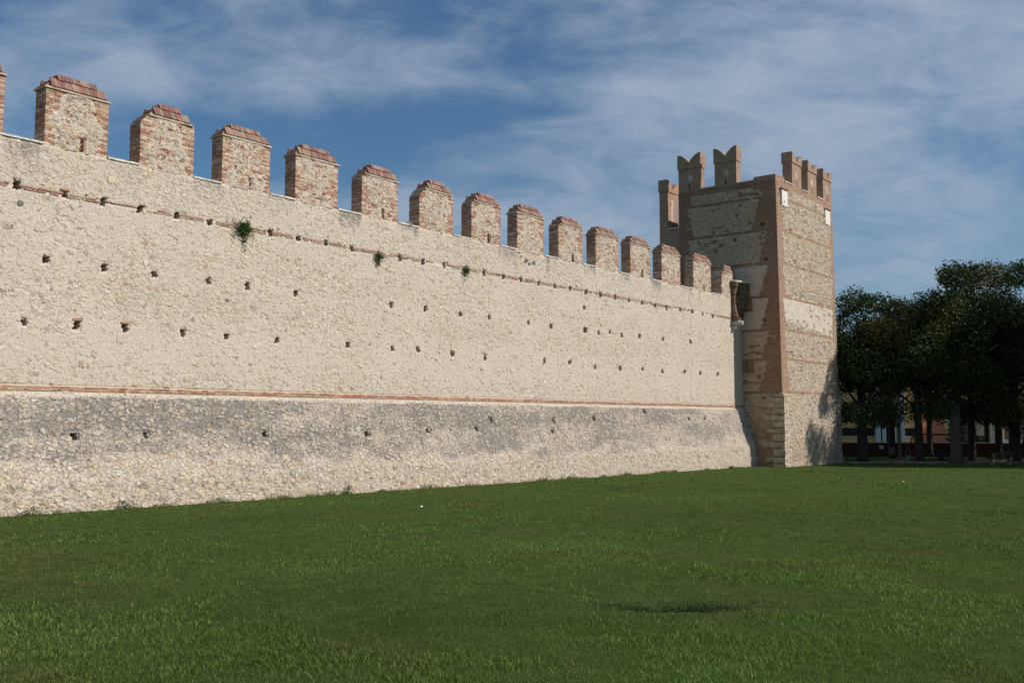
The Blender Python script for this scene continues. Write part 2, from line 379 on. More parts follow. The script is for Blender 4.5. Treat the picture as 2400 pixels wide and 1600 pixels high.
def build_wall():
    root = empty('fortress_wall', (40, 30, -3))
    tag(root, 'long pale rubble stone curtain wall with red brick merlons, putlog holes and a sloping foot', 'wall')
    xs = np.concatenate([np.arange(4, 13, .08), np.arange(13, 34, .032), np.arange(34, 50, .042), np.arange(50, 65.45, .055)])
    zs = np.arange(-3.6, ZTOP+.001, .0375); zs[-1] = ZTOP
    X, Z = np.meshgrid(xs, zs)
    Y = 30.0-flare(Z)
    # gentle out-of-true
    Y = Y-.05*(fbm(X*.35, Z*.35, 3)-.5)*sst(ZTOP-Z, .05, .8)
    low = sst(.86-Z+.12*(fbm(X*1.3, Z*2, 17)-.5), 0, .22)
    wl = fbm(X*.9, Z*.9, 11)
    wl2 = fbm(X*.32+4, Z*.5, 14); expo = .40+.35*(wl-.5)*2+.55*(wl2-.5)*2*.6
    expo = np.where(Z > 7.2, expo+.12*sst(Z, 7.2, 7.6), expo)
    expo = expo+.20*np.exp(-((Z-4.1)/.5)**2)+.16*np.exp(-((Z-5.6)/.3)**2)+.15*np.exp(-((Z-1.5)/.35)**2)
    expo = expo*(1-.35*np.exp(-((Z-2.6)/.8)**2))
    expo = expo*(1-.45*sst(X, 45, 60)*sst(Z, 2.0, 3.0)*.6)
    expo = np.clip(expo, .1, 1); expo = expo*(1-low)+np.clip(.52+.62*(.6*wl+.4*fbm(X*.5, Z*2.6, 19)), .4, .95)*low
    # stain below the band, clean at the foot
    gz = -2.74-.0083*(X-14)
    st = low*sst(Z-gz+2.0*(fbm(X*.45+9, Z*1.6, 23)-.5), 0.6, 1.9)*(.70+.34*sst(fbm(X*.30+3, Z*1.6, 21), .25, .75))*(1-.25*sst(X, 52, 64))
    # rain streaks beneath the open crenels
    cren = np.zeros_like(X)
    gaps = [(MER[i][1], MER[i+1][0]) for i in range(len(MER)-1)]
    for i, (a, b) in enumerate([(13.0, 15.11)]+gaps):
        w = np.exp(-(np.clip(np.abs(X-(a+b)/2)-.45, 0, None)/.28)**2)
        L = .8+1.1*((i*37) % 10)/10
        cren = np.maximum(cren, w*np.clip(1-(ZTOP-Z)/(L*1.1), 0, 1)**.7*(.65+.4*((i*53) % 7)/7))
    for px, py in [(1560, 900)]: pass
    st = np.maximum(st, cren*.95)
    for cx, w, L in [(41.9, .3, 1.9), (37.8, .2, 1.3), (59.0, .16, 2.0), (60.9, .12, 1.2)]:
        st = np.maximum(st, .85*np.exp(-((X-cx)/w)**2)*np.clip(1-(ZTOP-Z)/L, 0, 1)**.5*(Z < ZTOP))
    amp = np.ones_like(X)*.95
    amp = amp*(.72+.55*sst(low, .1, .9))
    amp = np.where(np.abs(Z-.99) < .10, .12, amp)
    amp = amp*(1-.8*sst(Z, ZTOP-.1, ZTOP))
    bandm = np.exp(-((Z-7.07)/.09)**4); amp = amp*(1-.75*bandm)
    # crack
    cxp = 57.6+.10*np.sin(Z*2.1)+.09*np.sin(Z*5.3+1)+.05*np.sin(Z*13)
    cw = np.exp(-((X-cxp)/.045)**2)*(Z > 1.1)*(Z < 8.4)*(.4+.9*vnoise(X*0+3, Z*4, 77))
    Y = Y+.09*cw
    # putlog holes
    r2 = np.random.default_rng(5); hole = np.zeros(X.shape, bool)
    for px, py in HOLES:
        hx, hz = wall_pt(px, py)
        if hz < 1: 
            hx, hz = wall_pt(px, py, 30-float(flare(hz)))
        far = 1+max(0, hx-20)/45*.28
        w = r2.uniform(.07, .105)*far; hh = r2.uniform(.085, .135)*(1+(far-1)*.4); sk = r2.uniform(-.35, .35); tp = r2.uniform(-.3, .45)
        dx = X-hx-sk*(Z-hz); dz = Z-hz
        wz = w*(1+tp*dz/hh*.6)
        msk = (np.abs(dx+.02*np.sin(dz*40)) < wz) & (np.abs(dz+.015*np.sin(dx*50+hx)) < hh)
        near = np.maximum(np.abs(dx)/(w+.06), np.abs(dz)/(hh+.06)) < 1
        amp[near] *= .35
        Y[msk] = np.maximum(Y[msk], 30-flare(Z[msk])+.44); hole |= msk
    # open holes and single dark stones are left rough
    n = X.size; V = np.stack([X, Y, Z], -1).reshape(-1, 3)
    H, W = X.shape; idx = np.arange(n).reshape(H, W)
    F = np.stack([idx[:-1, :-1], idx[:-1, 1:], idx[1:, 1:], idx[1:, :-1]], -1).reshape(-1)
    zone = np.stack([expo, np.clip(st, 0, 1), amp, np.zeros_like(X)], -1).reshape(-1, 4)
    brown = np.exp(-((Z-gz)/.10)**2)*.25
    wash = np.zeros_like(X)
    pl = sst(X, 57.8, 59)*sst(Z, 7.2, 7.6)*.25+.5*np.exp(-((fbm(X*.5+8, Z*.8, 31)-.78)/.06)**2)*(Z > 1.2)
    brown = np.maximum(brown, hole*1.0); zone2 = np.stack([pl, brown, wash, wash+1], -1).reshape(-1, 4)  # hole interiors get the full mask, their shade put into the colour
    uvv = np.stack([X, Z], -1).reshape(-1, 2)
    me = np_mesh('wall_face', V, F, 4, uv=uvv, attrs={'zone': zone, 'zone2': zone2}, smooth=True, mats=[M_wall])
    yv = Y.reshape(-1)[np.asarray(F).reshape(-1, 4)]; fl = (yv.max(1)-yv.min(1)) > .12
    me.polygons.foreach_set('use_smooth', ~fl)
    link('wall_face', me, None, root)
    mb = MB()
    mb.box(4, 65.39, 30.62, 31.6, -3.8, ZTOP-.02, (.5, .42, .34))
    mb.box(4, 65.39, 29.99, 30.62, ZTOP-.1, ZTOP-.02, (.5, .42, .34))
    mb.box(3.97, 4.0, 29.0, 31.6, -3.8, ZTOP-.02, (.5, .42, .34))
    mb.build('wall_core', M_mortar, root)
    # lower brick string course
    mb = MB()
    for row, (z0, ln) in enumerate([(.915, .125), (.99, .25)]):
        x = 4.0+row*.07
        while x < 65.35:
            L = ln*random.uniform(.85, 1.2)
            if row == 0 and random.random() < .25: L = .25
            yy = 30-float(flare(z0+.03))-.05
            mb.box(x, min(x+L-.02, 65.38), yy-.004+random.uniform(-.004, .002), yy+.1, z0+.006, z0+.061, tuple(v*f_+o_ for v, f_, o_ in zip(bcol(), (1.05, .95, .9), (.04, .02, .015))), .003); x += L
    mb.box(4, 65.38, 29.929, 30.05, .90, 1.05, (.55, .46, .37))
    mb.build('string_course', M_brick, root)
    mb = MB(); x = 4.0
    for row in range(2):
        x = 4.0+row*.11
        while x < 65.3:
            L = random.choice([.25, .25, .13])*random.uniform(.9, 1.15)
            nn = float(fbm(np.array([x*.45]), np.array([row*.4+2.0]), 91)[0])
            hx = any(abs(x+L/2-wall_pt(*h)[0]) < .16 for h in HOLES[:30])
            if nn > .34 and not hx and random.random() < .95:
                z0 = 7.0+row*.078+random.uniform(-.004, .004)
                mb.box(x, x+L-.018, 29.940+random.uniform(-.006, .004), 30.04, z0, z0+.058, tuple(v*.72+.125*k_ for v, k_ in zip(bcol(), (1.1, .95, .78))), .005)
            x += L
    for k in range(240):
        x = random.uniform(5, 64); z = random.choice([random.uniform(1.3, 8.3), random.gauss(7.15, .2), random.gauss(3.2, .4)])
        if z > 8.3: continue
        a = random.uniform(-.3, .3); L = random.uniform(.05, .13)
        def R(p, x=x, z=z, a=a): return (x+(p[0])*math.cos(a)-p[2]*math.sin(a), p[1], z+p[0]*math.sin(a)+p[2]*math.cos(a))
        mb.box(-L/2, L/2, 29.945, 30.02, -.024, .024, bcol(), .006, R=R)
    mb.build('upper_string_course', M_brick, root)
    # odd larger stones set flush in the rubble
    mb = MB(); r3 = random.Random(9)
    spots = [(wall_pt(a, b)) for a, b in [(1195, 590), (1203, 603), (1208, 598), (1215, 606), (1190, 580), (1225, 604), (940, 515), (955, 533), (45, 467), (385, 515), (790, 775), (520, 690), (20, 520), (1322, 657), (1035, 825), (1106, 845), (1270, 690)]]
    for k in range(95):
        spots.append((5+60*r3.random()**.9, r3.uniform(1.25, 8.2)))
    for k in range(110):
        spots.append((5+60*r3.random(), r3.uniform(-2.6, .75)))
    for q, (x, z) in enumerate(spots):
        if abs(z-7.05) < .2 or any(abs(x-wall_pt(*h)[0]) < .3 and abs(z-wall_pt(*h)[1]) < .3 for h in HOLES): continue
        sx = r3.uniform(.06, .17); sz = sx*r3.uniform(.5, .9); t = r3.random(); yy = 30-float(flare(z))
        c = (.17, .17, .175) if q < 14 and q != 9 else ((.62, .52, .36) if t < .4 else (.60, .53, .43) if t < .72 else (.56, .47, .37) if t < .90 else (.64, .58, .49) if t < .97 else (.38, .36, .33))
        kk_ = r3.uniform(.88, 1.06); c = tuple(v*kk_ for v in c)
        N = 9; ph = r3.random()*6; V = []; sl = (float(flare(z-.1))-float(flare(z+.1)))/.2
        ring = [(math.cos(a)*(1+.16*math.sin(2*a+ph)+.1*math.sin(3*a+ph*2)), math.sin(a)*(1+.14*math.cos(2*a+ph))) for a in [2*PI*i/N for i in range(N)]]
        for f, pr in ((1.0, .03), (.95, -.040), (.66, -.050)):
            V += [(x+sx*f*u, yy+pr+sl*sz*f*v, z+sz*f*v) for u, v in ring]
        F_ = [(i, (i+1) % N, N+(i+1) % N, N+i) for i in range(N)]+[(N+i, N+(i+1) % N, 2*N+(i+1) % N, 2*N+i) for i in range(N)]+[tuple(2*N+i for i in range(N))]
        mb.add(V, F_, c)
    mb.build('facing_stones', M_brick, root)
    # lintel bricks over some putlog holes
    mb = MB()
    for px, py in [(175, 735), (286, 742), (148, 437), (1038, 805), (1113, 812)]:
        hx, hz = wall_pt(px, py); mb.box(hx-.15, hx+.15, 29.93, 30.05, hz-.02, hz+.04, (.45, .23, .15), .006)
    mb.build('lintel_brick', M_brick, root)
    for i, (a, b) in enumerate([(12.9, 15.10)]+gaps+[(64.66, 65.38)]):
        mb = MB(); x = a+.01
        while x < b-.02:
            L = min(random.uniform(.45, .8), b-.012-x); zt = ZTOP+.055+random.uniform(-.008, .008)
            mb.box(x, x+L-.008, 29.93+random.uniform(-.015, .01), 31.0, ZTOP-.008, zt, (.7, .68, .64), .006); x += L
        mb.build('crenel_coping', M_coping, root)
    for i in range(len(MER)): build_merlon(root, i, *MER[i])
    return root

#        X0     X1     ztop   chamfer slit(x or None)
MER = [(11.75, 13.85, 10.36, 0, 0), (15.11, 17.21, 10.36, 0, 1), (18.37, 20.47, 10.34, .27, 0), (21.66, 23.81, 10.34, .0, 1), (25.05, 27.26, 10.34, 0, 0), (28.59, 30.75, 10.30, .12, 1),
       (32.10, 34.38, 10.36, .34, 0), (35.71, 37.93, 10.41, .14, 1), (39.28, 41.56, 10.42, 0, 0), (42.89, 45.20, 10.42, .08, 1), (46.53, 48.96, 10.41, 0, 0), (50.27, 52.61, 10.42, 0, 1),
       (54.03, 56.45, 10.44, 0, 0), (58.21, 60.77, 10.46, 0, 1), (62.35, 64.66, 10.2, .2, 0)]

def build_merlon(root, i, X0, X1, ZE, cham, slit):
    rnd = random.Random(100+i)
    def bc():
        c = rnd.choice(BRICKS); k = rnd.uniform(.8, 1.15); return tuple(v*k for v in c)
    Y0, Y1 = 30.0, 30.62; Z0 = ZTOP-.03
    ch = .068; nC = int(round((ZE-.02-Z0)/ch)); ch = (ZE-.02-Z0)/nC
    zc = ZE-cham*1.1
    def xl(z): return X0+(max(0, z-zc)*.9 if cham else 0)
    def xr(z): return X1-(max(0, z-(ZE-.14))*.8 if cham > .2 else 0)
    # shell behind the rubble front
    sh = MB()
    ns = 14
    for k in range(ns):
        za = Z0+(ZE-.02-Z0)*k/ns; zb = Z0+(ZE-.02-Z0)*(k+1)/ns; xa = xl((za+zb)/2)+.005; xb = xr((za+zb)/2)-.005
        sh.box(xa, xb, Y0+.014, Y1-.012, za, zb, (.55, .47, .38), faces=[1, 3, 4, 5])
    body = sh.build('merlon', M_mortar, root)
    # front rubble
    dx = .034 if X0 < 34 else .05
    xs = np.linspace(X0+.012, X1-.012, int((X1-X0)/dx)); zs = np.linspace(Z0, ZE-.02, int((ZE-Z0)/.036))
    X, Z = np.meshgrid(xs, zs)
    if cham:
        k = np.clip(Z-zc, 0, None)*.9; X = np.maximum(X, X0+.012+k)
    Y = np.full_like(X, Y0-.002)
    ln = .42+.18*np.sin(Z*3.1+i)+.08*np.sin(Z*9+i*2)
    edge = np.minimum(X-X0, X1-X)
    inner = sst(edge-ln, -.05, .1)
    amp = .10+.75*inner; amp *= sst(ZE-Z, .0, .06)
    if slit:
        sx = X0+(X1-X0)*.575; sm = (np.abs(X-sx-.02*(Z-8.6)) < (.055 if X0 < 34 else .07)) & (Z > 8.50) & (Z < 8.95)
        amp[(np.abs(X-sx) < .12) & (Z < 9.0)] *= .3
        Y[sm] = Y0+.5
    n = X.size; H, W = X.shape; idx = np.arange(n).reshape(H, W)
    F = np.stack([idx[:-1, :-1], idx[:-1, 1:], idx[1:, 1:], idx[1:, :-1]], -1).reshape(-1)
    expo = .62+.3*fbm(X, Z, 50+i)
    zone = np.stack([expo, .12*fbm(X*1.5, Z*1.5, 60+i), amp, X*0], -1).reshape(-1, 4)
    z2 = np.stack([.42*np.exp(-((fbm(X*.8, Z*.8, 70+i)-.6)/.12)**2), X*0, X*0, X*0+1], -1).reshape(-1, 4)
    me = np_mesh('rubble_infill', np.stack([X, Y, Z], -1).reshape(-1, 3), F, 4, uv=np.stack([X+i*3.7*0, Z], -1).reshape(-1, 2), attrs={'zone': zone, 'zone2': z2}, smooth=True, mats=[M_merl])
    link('rubble_infill', me, None, body)
    # bricks
    mb = MB()
    def B(x0, x1, y0, y1, z0, z1):
        mb.box(x0, x1, y0, y1, z0, z1, bc(), .0045)
    for k in range(nC):
        z0 = Z0+k*ch+.006; z1 = z0+ch-.018; zm = (z0+z1)/2
        a = xl(zm)+rnd.uniform(-.008, .006); b = xr(zm)+rnd.uniform(-.006, .010)
        fy = Y0-.014+rnd.uniform(-.006, .006)
        # left & right ends: alternate header/stretcher around the corner
        d = .25 if k % 2 else .125
        for side in (0, 1):
            e = a if side == 0 else b; s = 1 if side == 0 else -1
            # corner brick on the front
            L = (.125 if k % 2 else .25)*rnd.uniform(.93, 1.07)
            x = e
            ln = .42+.18*math.sin(zm*3.1+i)+.08*math.sin(zm*9+i*2)+rnd.uniform(-.12, .12)
            first = True
            while abs(x-e) < ln-.06:
                xx = x+s*L
                dep = d if first else .09
                if slit and min(abs(x-(X0+(X1-X0)*.575)), abs(xx-(X0+(X1-X0)*.575))) < .06 and zm < 9: break
                B(min(x, xx-s*.017), max(x, xx-s*.017), fy+rnd.uniform(-.003, .003), Y0+dep-.006 if first else Y0+.06, z0, z1)
                x = xx; first = False; L = rnd.choice([.25, .125, .25])*rnd.uniform(.9, 1.1)
            # rest of the end face
            y = Y0+d
            while y < Y1-.03:
                L2 = min(rnd.choice([.25, .125]), Y1-y)
                if Y1-(y+L2) < .06: L2 = Y1-y
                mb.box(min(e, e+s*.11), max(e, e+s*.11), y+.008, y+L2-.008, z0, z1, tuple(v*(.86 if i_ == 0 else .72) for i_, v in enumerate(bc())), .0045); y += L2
        # scattered courses in the rubble
        if rnd.random() < (.92 if k < 9 else .62):
            x = X0+.5+rnd.random()*.3; xe = X1-.45-rnd.random()*.5
            while x < xe:
                L = rnd.choice([.25, .12, .2])
                if rnd.random() < .42 and not (slit and abs(x+L/2-(X0+(X1-X0)*.575)) < .22 and zm < 9.0):
                    B(x, x+L-.014, Y0-.050+rnd.uniform(-.006, .008), Y0+.05, z0, z1)
                x += L
    for q in range(rnd.randint(5, 12)):   # bricks on edge, tilted
        x = rnd.uniform(X0+.55, X1-.5); z = rnd.uniform(Z0+.6, ZE-.2); an = rnd.uniform(.9, 1.7)
        for t in range(rnd.randint(1, 4)):
            def R(p, x=x+t*.085, z=z-t*.01, an=an): return (x+p[0]*math.cos(an)-p[2]*math.sin(an), p[1], z+p[0]*math.sin(an)+p[2]*math.cos(an))
            mb.box(-.07, .07, Y0-.050, Y0+.04, -.025, .025, bc(), .006, R=R)
    if slit:
        sx = X0+(X1-X0)*.575; w = .062 if X0 < 34 else .075
        for s in (-1, 1):
            z = 8.49
            while z < 8.93:
                mb.box(sx+s*w if s > 0 else sx-w-.11, sx+w+.11 if s > 0 else sx-w, Y0-.017, Y0+.12, z, z+.055, bc(), .004); z += .069
        mb.box(sx-.13, sx+.13, Y0-.017, Y0+.1, 8.95, 9.005, bc(), .004)
    mb.build('quoin_bricks', M_brick, body)
    # cap: eaves course, stepped hipped ends, bricks laid on the slopes
    cb = MB()
    ax = xl(ZE)-(.05 if not cham else .0)+(.04 if cham else 0); bx = xr(ZE)+.05
    ya, yb = Y0-.062, Y1+.062
    x = ax
    while x < bx-.02:
        L = min(rnd.uniform(.22, .28), bx-x)
        c = rnd.choice([(.52, .43, .33), (.50, .40, .30), (.42, .30, .23), (.56, .48, .40)])
        cb.box(x, x+L-.006, ya+rnd.uniform(-.006, .006), yb, ZE-.018, ZE+.040, c, .004); x += L
    rise = .45; steps = 8; hw = (yb-ya)/2; ym = (ya+yb)/2
    core = []
    for k in range(steps):
        t0 = k/steps; z0 = ZE+.040+rise*t0; z1 = ZE+.040+rise*(k+1)/steps
        ins = .04+.46*t0**.95; iy = .07+(hw-.16)*t0
        cb.box(ax+ins, bx-ins, ya+iy, yb-iy, z0, z1-.008, bc(), .004)
    for side in (0, 1):
        ybase = ya+.015 if side == 0 else yb-.015; s = 1 if side == 0 else -1
        ang = math.atan2(rise, hw-.12)
        for tier, (u0, u1, lift) in enumerate([(0, .33, .0), (.30, .52, .035)]):
            ins0 = .16+.46*(u0*math.sin(ang)/rise)
            x = ax+ins0+rnd.uniform(-.01, .03); xe = bx-ins0
            while x < xe-.05:
                L = min(.118*rnd.uniform(.94, 1.08), xe-x); c = bc(); c = (c[0]*.66+.02, c[1]*.52+.045, c[2]*.5+.05)
                j = rnd.uniform(-.006, .006)
                def R(p, ang=ang, s=s, yb_=ybase, lift=lift, j=j):
                    u = p[1]; h = p[2]+lift+j
                    return (p[0], yb_+s*(u*math.cos(ang)-h*math.sin(ang)), ZE+.045+u*math.sin(ang)+h*math.cos(ang))
                cb.box(x, x+L-.009, u0, u1, 0, .05, c, .003, R=R); x += L
    x = ax+.47; xe = bx-.47
    while x < xe:
        L = min(.25, xe-x); cb.box(x, x+L-.01, ym-.085, ym+.085, ZE+.045+rise*.86, ZE+.045+rise*.86+.085+rnd.uniform(-.01, .015), bc(), .005); x += L
    cb.build('cap', M_brick, body)
    return body

# ------------------------------------------------------------ tower
BANDS = [1.93, 4.22, 6.27, 8.62, 10.93, 13.27, 15.6, 17.2]
def face_zone(h0, z, Wd, side):
    """h0 distance from the near corner; Wd face width"""
    h = h0; bk = np.zeros_like(z); tooth = .09*(np.floor(z/.24) % 2)+.06*(vnoise(z*3.1, z*0+side, 55)-.5)
    for k in range(len(BANDS)-1):
        zb, zt = BANDS[k], BANDS[k+1]
        s = np.clip((zt-z)/(zt-zb), 0, 1); inr = (z >= zb) & (z < zt)
        if side:
            wn = .75+.75*s + (.45 if k == 5 else 0) ; wf = .75+.5*s
            if k == 0: wn = 1.0+.7*s
            if k == 6: wn = 1.7-.8*s
        else:
            wn = .62+.42*s; wf = .72+.36*s
            if k == 0: wn = .85+.2*s; wf = .9+.1*s
            if k == 6: wn = 1.2-.35*s; wf = 1.3-.3*s
        q = ((h < wn-.08+tooth) | (Wd-h < wf-.08+tooth)) & inr
        bk[q] = 1
    mixed = (vnoise(h*1.9+side*7, z*6.5, 88) > .80) & (vnoise(h*.5, z*.5, 89) > .38) & (z > 2.2)
    bk[mixed] = np.maximum(bk[mixed], .9)
    bk[(vnoise(h*2.3+5, z*5.5, 90) > .93) & (h > .25) & (Wd-h > .25)] = 0
    for zb in BANDS[:-1]:
        bk[(np.abs(z-zb) < .085) & ((fbm(h*1.7, z*0+zb, 66) > .33) | (np.abs(z-zb) < .03))] = 1
    if side: bk[(z < BANDS[0]-.2)] = 0
    else: bk[(z < BANDS[0]-.1)] = 0
    bk[z > 16.45] = 1
    return bk

def build_tower():
    root = empty('castle_tower', (70.9, 31, -3.2))
    tag(root, 'tall square brick and rubble tower with swallowtail battlements at the wall end', 'tower')
    ZB, ZT = -3.7, 16.9
    # side (shaded) face, plane X=65.4
    def yfront(z): return 27.0+.0115*(z+3.2)
    zs = np.arange(ZB, ZT+.01, .06); zs[-1] = ZT
    ts = np.linspace(0, 1, 131)
    T_, Z = np.meshgrid(ts, zs); YF = yfront(Z)
    Y = YF+(34.8-YF)*T_; X = np.full_like(Y, 65.4)
    h = Y-YF; Wd = 34.8-YF
    bk = face_zone(h, Z, Wd, True)
    amp = .9*sst(h, 0, .12)*(1-.9*bk*0)*sst(ZT-Z, 0, .1)
    lowz = sst(1.7-Z, 0, .2)
    pl = np.where((Z > 6.35) & (Z < 10.8) & (h < 3.3), .62, .12)+.25*np.exp(-((Z-12)/.7)**2)*(h < 3)
    pl = pl*(1-lowz)
    damp = .08+.6*lowz*sst(-Z, -1, 2.2)+.45*fbm(Y*.8, Z*.5, 5)*sst(4-Z, 0, 5)
    st = .10*sst(Z, 11, 14)+.3*fbm(Y*.7, Z*.6, 9)*.6
    expo = .85-.3*lowz*0
    for hy, hz in [(28.6, 15.95), (34.3, 15.7), (30.2, 14.6), (28.25, 13.75), (32.0, 13.5), (30.4, 12.75), (31.9, 12.2), (28.1, 11.3), (28.25, 6.93), (28.4, 1.62), (29.75, 1.5), (27.5, 1.5), (33.9, 18), (33.2,12.9),(29.2,13.9)]:
        m = (np.abs(Y-hy) < .12) & (np.abs(Z-hz) < .12); X[m] += .3; amp[(np.abs(Y-hy) < .2) & (np.abs(Z-hz) < .2)] *= .3
    for hy, a, b in [(29.65, 7.7, 8.35), (29.62, 3.4, 4.0)]:
        m = (np.abs(Y-hy) < .07) & (Z > a) & (Z < b); X[m] += .3
        bk[(np.abs(Y-hy) < .55) & (Z > a-.1) & (Z < b+.3)] = 1
    zone = np.stack([X*0+expo, st, amp, bk], -1).reshape(-1, 4); z2 = np.stack([pl, np.clip(damp, 0, .9), X*0, X*0+1], -1).reshape(-1, 4)
    n = X.size; H, W = X.shape; idx = np.arange(n).reshape(H, W)
    F = np.stack([idx[:-1, :-1], idx[1:, :-1], idx[1:, 1:], idx[:-1, 1:]], -1).reshape(-1)
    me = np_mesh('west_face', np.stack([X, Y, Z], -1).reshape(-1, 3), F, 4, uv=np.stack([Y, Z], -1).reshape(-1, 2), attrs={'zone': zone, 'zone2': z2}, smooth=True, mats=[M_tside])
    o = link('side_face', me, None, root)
    # front (sunlit) face
    xs = np.linspace(65.4, 76.4, 150); X, Z = np.meshgrid(xs, zs); Y = yfront(Z)
    h = X-65.4; bk = face_zone(h, Z, 11.0, False)
    amp = 1.15*sst(h, 0, .12)*sst(11-h, 0, .12)*sst(ZT-Z, 0, .1)
    pl = np.where((Z > 6.95-.05*(X-66)) & (Z < 8.6), .95, .08)
    pl = np.maximum(pl, .62*np.clip(1-(Z-8.6)/1.5, 0, 1)*(Z > 8.6)); pl = np.maximum(pl, .33*(Z < 6.3)*(Z > 1.5))
    lowz = sst(1.7-Z, 0, .2)
    st = .12+.3*lowz*sst(X, 68, 74)
    damp = .35*lowz*sst(-Z, .2, 2.4)
    for hx, hz in [(68.3, 11.2), (71.0, 11.17), (67.0, 6.9), (68.6, 6.93), (70.3, 6.85), (71.7, 6.87), (73.7, 6.75), (67.0, 4.62), (69.0, 1.7), (70.9, -.44), (67.5, 13.4), (69.3, 13.1), (74.6, 12.5), (69.0, 15.0), (70.5, 15.1)]:
        m = (np.abs(X-hx) < .16) & (np.abs(Z-hz) < .13); Y[m] += .3; amp[(np.abs(X-hx) < .25) & (np.abs(Z-hz) < .2)] *= .3
    for hx, a, b in [(71.0, 7.85, 8.42), (73.4, 5.2, 5.8), (70.8, 2.9, 3.5)]:
        m = (np.abs(X-hx) < .06) & (Z > a) & (Z < b); Y[m] += .3
    zone = np.stack([X*0+.9, st, amp, bk], -1).reshape(-1, 4); z2 = np.stack([pl, damp, X*0, X*0+1], -1).reshape(-1, 4)
    n = X.size; H, W = X.shape; idx = np.arange(n).reshape(H, W)
    F = np.stack([idx[:-1, :-1], idx[:-1, 1:], idx[1:, 1:], idx[1:, :-1]], -1).reshape(-1)
    me = np_mesh('front_face', np.stack([X, Y, Z], -1).reshape(-1, 3), F, 4, uv=np.stack([X, Z], -1).reshape(-1, 2), attrs={'zone': zone, 'zone2': z2}, smooth=True, mats=[M_tower])
    link('front_face', me, None, root)
    # rest of the block: back, far side, deck, parapet inner faces
    mb = MB()
    mb.box(65.78, 76.4-.002, 27.65, 34.8, ZB, 15.8, (0, 0, 0))
    mb.box(65.42, 65.78, 27.45, 34.8, 15.4, 15.8, (0, 0, 0))
    mb.box(76.398, 76.40, 27.25, 34.8, ZB, 15.8, (0, 0, 0))
    for k in range(12):   # far side wall follows the batter of the front
        za = ZB+(16.9-ZB)*k/12; zb2 = ZB+(16.9-ZB)*(k+1)/12
        mb.box(75.75, 76.395, yfront(zb2)+.012, 27.7, za, zb2-.001, (0, 0, 0))
    mb.box(65.42, 65.78, 34.4, 34.795, ZB, 16.88, (0, 0, 0))
    mb.box(65.79, 66.1, 27.85, 34.79, 15.7, 16.88, (0, 0, 0))
    mb.box(65.8, 76.38, 27.55, 27.95, 15.7, 16.885, (0, 0, 0))
    mb.box(75.7, 76.38, 27.95, 34.79, 15.7, 16.88, (0, 0, 0))
    mb.box(65.41, 66.1, 27.24, 34.79, 16.86, 16.9, (0, 0, 0)); mb.box(66.1, 76.39, 27.24, 27.95, 16.86, 16.9, (0, 0, 0))
    mb.build('tower_core', M_bwall, root)
    # raised corner block of the parapet
    mb = MB(); mb.box(65.392, 66.1, 27.215, 28.85, 16.9, 17.17, (0, 0, 0)); mb.box(66.1, 66.95, 27.215, 27.95, 16.9, 17.17, (0, 0, 0)); mb.build('parapet_corner', M_bwall, root)
    # pale copings between merlons
    for a, b in [(28.86, 30.14), (31.86, 33.0)]:
        mb = MB(); mb.box(65.33, 66.15, a, b, 16.902, 16.97, (.7, .68, .62), .01); mb.build('crenel_coping', M_coping, root)
    for a, b in [(66.96, 68.44), (70.22, 71.48), (73.22, 74.58)]:
        mb = MB(); mb.box(a, b, 27.15, 28.0, 16.902, 16.97, (.7, .68, .62), .01); mb.build('crenel_coping', M_coping, root)
    # swallowtail merlons
    def merlon(along, c, w, base, top, shoulder, thick, pos, patch=True):
        """along 'y' : broad face in plane X=pos ; along 'x' : broad face in plane Y=pos"""
        def outline(e, z0, z1=None, tail=True):
            if not tail: return [(c-w/2-e, z0), (c+w/2+e, z0), (c+w/2+e, z1), (c-w/2-e, z1)]
        body = MB(); NX = 12; NZ = 14
        def put(m_, a0, a1, za, zb, d0, d1, col=None):
            if along == 'y': m_.box(pos+d0, pos+d1, a0, a1, za, zb, col or (0, 0, 0))
            else: m_.box(a0, a1, pos+d0, pos+d1, za, zb, col or (0, 0, 0))
        # body as a gridded block so the patch mask can vary
        import itertools
        vs = []; fs = []; cs = []
        for d in (0, thick):
            for iz in range(NZ+1):
                for ix in range(NX+1):
                    a = c-w/2+w*ix/NX; z = base+(shoulder-base)*iz/NZ
                    k = max(0, .8-abs(ix/NX-.45)/.30)*max(0, min(1, (z-base-.3)/.5, (shoulder-.2-z)/.4)) if patch else 0
                    p = (pos+d, a, z) if along == 'y' else (a, pos+d, z)
                    vs.append(p); cs.append((min(.75, k*1.0+random.uniform(-.05, .12)), 0, 0))
        def ii(d, iz, ix): return d*(NZ+1)*(NX+1)+iz*(NX+1)+ix
        for iz in range(NZ):
            for ix in range(NX):
                fs.append((ii(0, iz, ix), ii(0, iz, ix+1), ii(0, iz+1, ix+1), ii(0, iz+1, ix)))
                fs.append((ii(1, iz, ix), ii(1, iz+1, ix), ii(1, iz+1, ix+1), ii(1, iz, ix+1)))
            for ix in (0, NX): fs.append((ii(0, iz, ix), ii(0, iz+1, ix), ii(1, iz+1, ix), ii(1, iz, ix)))
        body.v = vs; body.f = fs; body.c = cs
        o = body.build('swallowtail_merlon', M_bwall, root)
        hd = MB(); e = .055; N = 11; notch = top-.62
        pts = [(c-w/2-e, shoulder), (c+w/2+e, shoulder)]
        R_ = []
        for q in range(N+1):
            t = q/N; R_.append((t, notch+(top-notch)*math.sin(t*PI/2)**.85))
        right = [(c+.03+(w/2+e-.03)*t, z) for t, z in R_]; left = [(c-.03-(w/2+e-.03)*t, z) for t, z in R_]
        zn = notch-.12
